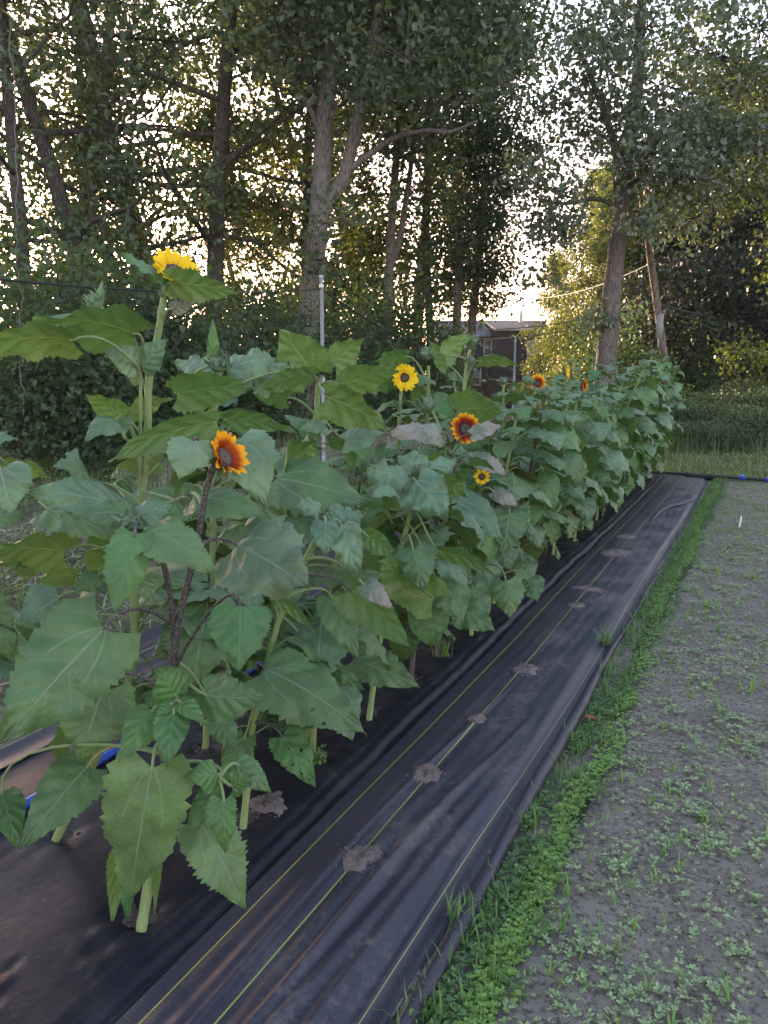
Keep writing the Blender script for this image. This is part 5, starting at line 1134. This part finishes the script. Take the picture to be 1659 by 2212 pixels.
    trunk_from('trunk', t, [([z(1300, h), P(1308, 790, h), P(1318, 680, h), P(1332, 540, h), P(1348, 440, h), P(1352, 330, h), P(1375, 200, h), P(1385, 20, h), P(1390, -100, h)], .30, .10),
                            ([P(1340, 480, h), P(1335, 400, h), P(1332, 330, h), P(1290, 200, h), P(1240, 80, h)], .15, .06), ([P(1352, 340, h), P(1420, 300, h), P(1500, 240, h), P(1600, 180, h), P(1700, 130, h)], .12, .05),
                            ([P(1352, 400, h), P(1420, 370, h - 1), P(1500, 380, h - 1.5), P(1560, 400, h - 2)], .07, .03), ([P(1336, 450, h), P(1290, 430, h), P(1220, 440, h - .5), P(1165, 430, h - .5)], .07, .03)], 'trunk_bark')
    b1 = []
    for u, v, r, q in ((1400, 330, 1.2, 1), (1470, 340, 1.2, 1.1), (1530, 400, 1.0, 1.1), (1440, 420, 1.0, 1.2), (1500, 470, .9, 1.1), (1400, 260, 1.2, .9), (1330, 250, 1.1, .9), (1270, 170, 1.1, .8), (1240, 220, .9, .7), (1420, 180, 1.1, .7), (1530, 320, 1.1, 1), (1320, 90, 1.3, .7), (1400, 60, 1.5, .7), (1290, -20, 1.5, .7), (1480, 80, 1.3, .6), (1380, 490, .5, .5), (1330, 690, .45, .8), (1300, 700, .35, .6), (1190, 440, .9, .6), (1230, 420, .8, .6), (1165, 400, .7, .5), (1560, 280, 1.3, .9), (1600, 200, 1.3, .8), (1150, 350, .5, .4), (1240, 330, .9, .7), (1220, 500, .4, .4), (1170, 510, .45, .4), (1160, 590, .4, .3), (1640, 320, 1.2, .9), (1560, 120, 1.4, .8), (1640, 60, 1.4, .8)):
        b1.append((P(u, v, h - .6 + rng.normal() * .8), (r, r, r * .8), q))
    crown_from(t, b1, 'oak_pale', 36, .145, rng)
    # --- filling trees, copies of four kinds (name order: u, distance, turn, size)
    lab = {}
    fill = [(A, 60, 15.5, .3, .9, 'slim dark tree at the far left edge where the low sun glows through'), (B, 232, 17, 1.2, .95, 'dark straight-trunked tree behind the tallest sunflower, left of its flower'), (A, 345, 19, 2.2, 1.0, 'leafy tree directly behind the tilted yellow flower'),
            (B, 455, 19, 3.3, 1.0, 'leafy tree with a dim trunk between the tilted yellow flower and the forked oak'), (B, 150, 24, 5.2, 1.2, 'second-line tree seen between the two leftmost trees'),
            (A, -60, 19, .9, 1.1, 'tree cut by the left edge of the view'), (B, 660, 27, 2.9, 1.0, 'second-line tree behind the forked oak'), (Cc, 760, 26, 4.4, 1.05, 'yellow-green tree glimpsed right of the forked trunk'),
            (Cc, 560, 25, 5.5, .6, 'yellow-green backlit tree low behind the tree line left of the forked oak'), (Cc, 200, 23, .4, .62, 'yellow-green backlit tree low behind the straight dark trunk'),
            (B, 360, 24, .9, 1.2, 'second-line tree above and behind the tilted yellow flower'),
            (B, 800, 31, 1.4, 1.2, 'far tree seen through the gap right of the forked trunk'),
            (A, 900, 30, 3.4, 1.15, 'far tree behind the straight dark-stemmed tree'), 
            (Cc, 1190, 39, 2.6, .55, 'farthest yellow-green tree, its edge overlapping the house wall'), (Cc, 1265, 37, .2, .78, 'rounded yellow-green tree behind the left side of the leaning oak'),
            (Cc, 1230, 33, 1.1, .62, 'low yellow-green tree lit by the sun, just right of the house'), (Cc, 1300, 35, 2.3, .74, 'yellow-green sunlit tree behind the leaning oak'), (Cc, 1375, 38, 3.8, .8, 'yellow-green sunlit tree right behind the utility pole'),
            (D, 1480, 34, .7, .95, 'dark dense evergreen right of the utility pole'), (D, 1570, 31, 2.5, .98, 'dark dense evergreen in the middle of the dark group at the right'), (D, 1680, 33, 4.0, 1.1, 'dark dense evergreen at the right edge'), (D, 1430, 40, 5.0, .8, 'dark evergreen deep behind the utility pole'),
            (Cc, 1812, 18.5, 3.1, .72, 'bright yellow-green tree hanging in from the right edge of the view'), (B2, 1690, 27, 4.6, .9, 'tall tree whose high branches spread over the dark evergreens')]
    for i, (m, u, hd, rz, s, l) in enumerate(fill):
        put(m, z(u, hd), rz, s, l, name='evergreen_tree' if m is D else 'deciduous_tree')
    # --- undergrowth
    sh = [(S2, 20, 11.5, 1, 'dense bush at the left edge below the hanging vine'), (S2, 150, 12.2, 1.12, 'dense bush below the cable, left of the tallest sunflower'), (S1, 255, 12.6, 1.35, 'dense bush right behind the tallest sunflower stem'), (S2, 360, 14, 1.1, 'dense bush below the tilted yellow flower'),
          (S1, 460, 14.5, 1.2, 'dense bush behind the upright leaf'), (S2, 560, 15, 1.05, 'dense bush left of the forked oak trunk'), (S2, 745, 18, 1.1, 'bush right of the forked oak trunk'), (S1, 800, 20, 1.2, 'bush behind the open yellow flower'), (S2, 885, 21, 1.2, 'bush between the slender trees'),
          (S2, 935, 22, .85, 'bush left of the pine trunk'), (S1, 90, 15.5, 1.2, 'tall bush behind the left-edge bush'), (S1, 300, 17, 1.25, 'tall bush in the shade left of the dim trunk'), (S1, 500, 18.5, 1.25, 'tall bush in the shade beside the dim trunk'), (S2, 1290, 25, 1.0, 'bush at the foot of the leaning oak'),
          (S1, 1350, 24, 1.1, 'bush between the leaning oak and the utility pole'), (S2, 1500, 26, 1.0, 'bush under the dark evergreens'), (S2, 1590, 27, 1.0, 'bush under the dark evergreens nearer the right edge'), (S2, 620, 21, 1.3, 'bush half hidden by the forked oak trunk'), (S2, 400, 19, 1.1, 'shaded bush behind the tilted flower'), (S2, 190, 18, 1.1, 'shaded bush behind the straight dark trunk'),
          (S2, 700, 25, 1.6, 'shaded bush far behind the nearer metal post'), (S2, 840, 27, 1.6, 'shaded bush far behind the slender two-stemmed tree'), (S2, -20, 16, 1.6, 'tall shaded bush cut by the left edge'),
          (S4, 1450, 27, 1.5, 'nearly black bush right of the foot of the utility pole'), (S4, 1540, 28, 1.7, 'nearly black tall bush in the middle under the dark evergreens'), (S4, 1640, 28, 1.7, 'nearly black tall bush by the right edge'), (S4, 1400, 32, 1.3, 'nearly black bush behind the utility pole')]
    for i, (m, u, hd, s, l) in enumerate(sh):
        t = link('bush', None, None, z(u, hd), (0, 0, i * 1.3), s, l, 'bush', 'bushes beyond the fence'); link('stems', m[0], t); link('foliage', m[1], t)
    # tall weeds on the right beyond the verge
    wd = [(1490, 14.6, .62, 'low leafy weed clump nearest the verge, right of the last sunflowers'), (1555, 14.2, .5, 'smallest weed clump at the front of the far verge'), (1605, 14.8, .7, 'rounded weed clump at the front of the far verge'), (1655, 14.4, .62, 'front weed clump cut by the right edge'),
          (1520, 15.8, .8, 'mid-height weed clump second from the verge'), (1580, 16.0, .66, 'pale-flowering weed clump second from the verge'), (1640, 15.9, .85, 'bushy weed clump second from the verge at the right'), (1500, 17.2, .85, 'leafy weed clump just right of the last sunflowers'), (1545, 18.2, .95, 'tall weed clump with pale flowers right of the last sunflowers'), (1600, 17.4, .8, 'weed clump in the middle of the far verge'), (1650, 18.0, .85, 'weed clump by the right edge'), (1560, 20.5, 1.0, 'weed clump behind the others on the far verge'), (1640, 21, 1.0, 'rear weed clump by the right edge'), (1485, 20, 1.0, 'rear weed clump beside the last sunflowers'), (1440, 18.5, .9, 'weed clump half hidden behind the last sunflowers')]
    for i, (u, hd, s, l) in enumerate(wd):
        t = link('weed_clump', None, None, z(u, hd), (0, 0, i * 2.1), (s, s, s * (.62 + .28 * math.sin(i * 2.7))), l, 'weeds', 'weed clumps beyond the verge'); link('stems', S3[0], t); link('foliage', S3[1], t)
    mb = MB(); n = 5000; p0 = G(1380, 14.6); p1 = G(1760, 14.6); f = rng.uniform(size=n); dd = rng.uniform(-1.2, 4.5, n); B_ = p0 + (p1 - p0) * f[:, None] + FWD * dd[:, None]; B_[:, 2] = gz(B_[:, 0], B_[:, 1])
    blades(mb, B_, rng.uniform(.12, .5, n) * (.5 + fbm(B_[:, 0] * .8, B_[:, 1] * .8, 7)), rng.uniform(.008, .016, n), rng, .8); mb.obj('tall_grass', M['verge'], kind='stuff', label='tall grass beyond the mown verge')
    # dry grass at the fence foot
    mb = MB(); n = 2600; p0 = G(300, 9.5); p1 = G(1000, 17); f = rng.uniform(size=n); B_ = p0 + (p1 - p0) * f[:, None] + rng.normal(size=(n, 1)) * FWD * .8; B_[:, 2] = gz(B_[:, 0], B_[:, 1])
    blades(mb, B_, rng.uniform(.2, .6, n), rng.uniform(.006, .012, n), rng, .6); mb.obj('dry_grass', M['straw'], kind='stuff', label='dry seeding grass along the foot of the fence')
    # hanging vine on the left
    t = thing('hanging_vine', P(42, 790, 10.5), 'thin bare pale vine hanging at the far left in front of the trees', 'vine'); mb = MB(); pts = [P(u, v, 10.5) for u, v in ((22, 60), (30, 250), (38, 420), (34, 560), (46, 640), (42, 720), (50, 780), (43, 800), (52, 860), (48, 900))]
    pp = spline([p - np.array(t.location) for p in pts], 6); tube(mb, pp + rng.normal(size=pp.shape) * .012, .007, 6); mb.obj('stem', simple('vine stem', (.16, .14, .12), .8), t)
build_trees()

# ------------------------------------------------------------------ FENCE, CABLES, POLE, HOUSE
def build_fence():
    steel = simple('galvanised steel', (.50, .54, .62), .38, .12, 30, .1, .002, metal=.55); blk = simple('black cord', (.012, .012, .014), .7)
    f = thing('deer_fence', P(697, 790, 8.7) * [1, 1, 0], 'tall black mesh deer fence strung between pale metal posts', 'fence'); o = np.array(f.location)
    p1 = G(697, 8.7); p2 = G(1111, 20); d = nrm(p2 - p1); p0 = p1 - d * 11.9; p3 = p2 + d * 12
    def post(p, top, r=.021):
        mb = MB(); h = top; tube(mb, [p - o, p - o + [0, 0, h - .02], p - o + [0, 0, h - .015], p - o + [0, 0, h]], [r, r, r * 1.15, r * 1.1], 12)
        for zz in (h * .95, h * .55, h * .2): tube(mb, [p - o + [0, 0, zz], p - o + [0, 0, zz + .03]], r * 1.25, 12)
        mb.obj('post', steel, f)
    t1 = P(696, 595, 8.7)[2]; t2 = P(1112, 727, 20)[2]; post(p1, t1); post(p2, t2, .03); post(p0, 2.55)
    def wire(a, b, sag, r):
        n = 26; t = np.linspace(0, 1, n)[:, None]; q = a + (b - a) * t; q[:, 2] -= (4 * sag * t * (1 - t))[:, 0]; mb = MB(); tube(mb, q - o, r, 6); return mb
    wire(p0 + [0, 0, 2.5], p1 + [0, 0, t1 - .14], .42, .0075).obj('top_cord', blk, f); wire(p1 + [0, 0, t1 - .14], p2 + [0, 0, t2 - .06], .55, .011).obj('top_cord', blk, f)
    # netting
    mb = MB()
    for a, b, ta, tb, sag in ((p0, p1, 2.5, t1 - .14, .42), (p1, p2, t1 - .14, t2 - .06, .55)):
        L = np.linalg.norm(b - a); n = int(L / .05)
        for i in range(n):
            t = i / n; p = a + (b - a) * t - o; top = ta + (tb - ta) * t - 4 * sag * t * (1 - t) - .02; V = [p, p + d * .0022, p + d * .0022 + [0, 0, top], p + [0, 0, top]]; mb.add(V, [(0, 1, 2, 3)])
        tt = np.linspace(0, 1, 22)
        for k in range(46):
            z0 = k * .05; q = a + (b - a) * tt[:, None] - o; top = ta + (tb - ta) * tt - 4 * sag * tt * (1 - tt) - .02; zz = z0 * top / 2.25; A_ = q.copy(); A_[:, 2] = zz; B_ = q.copy(); B_[:, 2] = zz + .0022
            V = np.stack([A_, B_], 1).reshape(-1, 3); mb.add(V, [(2 * i, 2 * i + 2, 2 * i + 3, 2 * i + 1) for i in range(21)])
    mb.obj('netting', blk, f)
build_fence()

def build_pole():
    wood = bark_material('weathered pole wood', (.33, .27, .24), 3); gal = simple('grey box', (.42, .43, .45), .5); blk = simple('power cable', (.03, .03, .035), .5)
    hd = 23; top = P(1362, 250, hd); bot = P(1446, 850, hd); bot = bot + (top - bot) * ((0 - bot[2]) / (top - bot)[2])
    t = thing('utility_pole', bot, 'weathered wooden utility pole leaning left with a grey box and cables', 'utility pole'); o = bot; mb = MB()
    tube(mb, spline([bot - o, (bot + top) / 2 - o, top - o], 8), np.linspace(.115, .085, 17), 14, rough=.05); mb.obj('shaft', wood, t)
    c = P(1421, 706, hd) - [0, 0, 0] - o - FWD * .14; mb = MB(); box(mb, (c[0] - .09, c[1] - .05, c[2] - .33), (c[0] + .09, c[1] + .05, c[2] + .33)); tube(mb, [(c[0], c[1] - .04, c[2] - .33), (c[0], c[1] - .04, c[2] - .6)], .02, 6); mb.obj('meter_box', gal, t)
    a = P(1412, 655, hd); b = P(1416, 671, hd); n = 0
    def cable(a, b, sag, lab, r=.022):
        k = 24; tt = np.linspace(0, 1, k)[:, None]; q = a + (b - a) * tt; q[:, 2] -= (4 * sag * tt * (1 - tt))[:, 0]; mb = MB(); tube(mb, q - a, r, 6); mb.obj('cable', blk, loc=a, label=lab, cat='cable', group='overhead cables on the utility pole')
    cable(a, P(900, 700, 34), .45, 'upper overhead cable running from the pole leftward past the house roof'); cable(b, P(900, 722, 34), .45, 'lower overhead cable running from the pole leftward across the house roof')
    cable(a, P(1800, 705, 33), .25, 'pale upper overhead cable running from the pole to the right', .03); cable(b, P(1800, 700, 33), .3, 'lower overhead cable running from the pole to the right')
    cable(P(1385, 470, 23), P(1760, 512, 33), .2, 'thin high cable running right in front of the dark evergreens', .012); cable(P(1400, 572, 23), P(1100, 640, 36), .4, 'thin cable running left through the sunlit trees', .012)
build_pole()

def build_house():
    hd = 52.0; ctr = G(1130, hd); t = thing('house', (ctr[0], ctr[1], -2.7), 'dark two-storey house with a shingle roof and white-trimmed windows glimpsed between the trees', 'house', rz=YAW)
    sc = hd / FPX; U = lambda u: (u - 1130) * sc; Z = lambda v: P(1130, v, hd)[2] + 2.7
    k = NT('dark siding'); z_ = k.n('ShaderNodeSeparateXYZ', {0: k.obj()}).outputs[2]; s = k.math('FRACT', k.math('MULTIPLY', z_, 6.5)); n = k.noise(3, 4, k.obj())
    sid = k.done(k.mix(n, (.010, .012, .020), (.015, .018, .028)), .85, k.bump(s, .8, .02), spec=.1); 
    k = NT('roof shingles'); br = k.n('ShaderNodeTexBrick', {'Vector': k.mapping(k.obj(), (1, 1, 2.2)), 'Scale': 3.0, 'Color1': (.075, .065, .075, 1), 'Color2': (.095, .085, .09, 1), 'Mortar': (.08, .07, .08, 1), 'Mortar Size': .02}); n = k.noise(9, 5, k.obj())
    rf = k.done(k.mix(k.rng(n, .3, .7), br.outputs[0], (.11, .10, .105)), .95, spec=.1); trim = simple('white trim', (.36, .35, .37), .5, .05); k = NT('window glass'); gl = k.done(k.mix(k.noise(2, 3, k.obj()), (.08, .09, .11), (.18, .19, .22)), .12, spec=.8)
    # main block: front wall facing the garden, projecting gable wing on the right
    x0, x1, xm = U(955), U(1130) - 0, U(1064); ze = Z(722); zr = Z(686); D = 7.0; zw = Z(708)
    mb = MB(); box(mb, (x0, 0, 0), (xm, D, ze - .05)); box(mb, (xm, -1.6, 0), (U(1190), D, zw - .05))
    # gable triangle of wing end
    mb.obj('wall', sid, t)
    mb = MB()
    def slab(P4, th=.14):
        P4 = np.array(P4, float); mb.add(P4, [(0, 1, 2, 3)]); mb.add(P4 - [0, 0, th], [(3, 2, 1, 0)])
        for i in range(4): j = (i + 1) % 4; mb.add([P4[i], P4[i] - [0, 0, th], P4[j] - [0, 0, th], P4[j]], [(0, 1, 2, 3)])
    slab([(x0 - .4, -.5, ze), (xm - .2, -.5, ze), (xm - .2, D / 2, zr), (x0 - .4, D / 2, zr)]); slab([(xm - .2, -2.1, zw - .1), (U(1130), -2.1, zw - .1), (U(1150), D / 2, zr + .02), (xm - .2, D / 2, zr + .02)])
    slab([(U(1130), -2.1, zw - .1), (U(1200), -2.1, zw - .9), (U(1200), D / 2, zr - .3), (U(1150), D / 2, zr + .02)]); slab([(x0 - .4, D / 2, zr), (U(1200), D / 2, zr), (U(1200), D + .5, ze), (x0 - .4, D + .5, ze)])
    r = mb.obj('roof', rf, t, smoothf=False)
    mb = MB(); c = U(1134); box(mb, (c - .12, 2.0, zr - .9), (c + .12, 2.25, zr + .45)); tube(mb, [(c, 2.1, zr + .45), (c, 2.1, zr + .6)], .1, 8); mb.obj('vent_pipe', simple('pale flue', (.62, .52, .36), .6), r)
    mb = MB(); box(mb, (x0 - .4, -.56, ze - .2), (xm - .2, -.5, ze - .03)); box(mb, (xm - .2, -2.17, zw - .28), (U(1133), -2.1, zw - .12)); mb.obj('fascia', trim, t)
    def window(ua, ub, va, vb, y):
        xa, xb, za, zb = U(ua), U(ub), Z(vb), Z(va); w = .12; mb = MB(); box(mb, (xa - w, y - .07, za - w), (xa, y - .002, zb + w)); box(mb, (xb, y - .07, za - w), (xb + w, y - .002, zb + w)); box(mb, (xa, y - .07, zb), (xb, y - .002, zb + w)); box(mb, (xa, y - .07, za - w), (xb, y - .002, za)); m = (za + zb) / 2
        box(mb, (xa, y - .06, m - .04), (xb, y - .004, m + .04)); wnd = mb.obj('window', trim, t); mb = MB(); box(mb, (xa, y - .03, za), (xb, y - .003, zb)); mb.obj('pane', gl, wnd)
    window(1049, 1060, 736, 766, 0); window(1020, 1038, 800, 830, 0); window(978, 990, 797, 830, 0); window(1130, 1146, 742, 764, -1.6); window(985, 1004, 738, 766, 0)
build_house()


# ------------------------------------------------------------------ thin scattering volume added to lift the dark tones of the trees
def build_added_haze():
    mb = MB(); box(mb, (-95, -12, -5.0), (30, 95, 24)); k = NT('evening haze'); v = k.n('ShaderNodeVolumePrincipled', {'Color': (.93, .93, .95, 1), 'Density': 0.00035, 'Anisotropy': 0.3}); k.t.links.new(v.outputs[0], k.out.inputs['Volume'])
    mb.obj('added_haze', k.m, kind='stuff', smoothf=False)
build_added_haze()
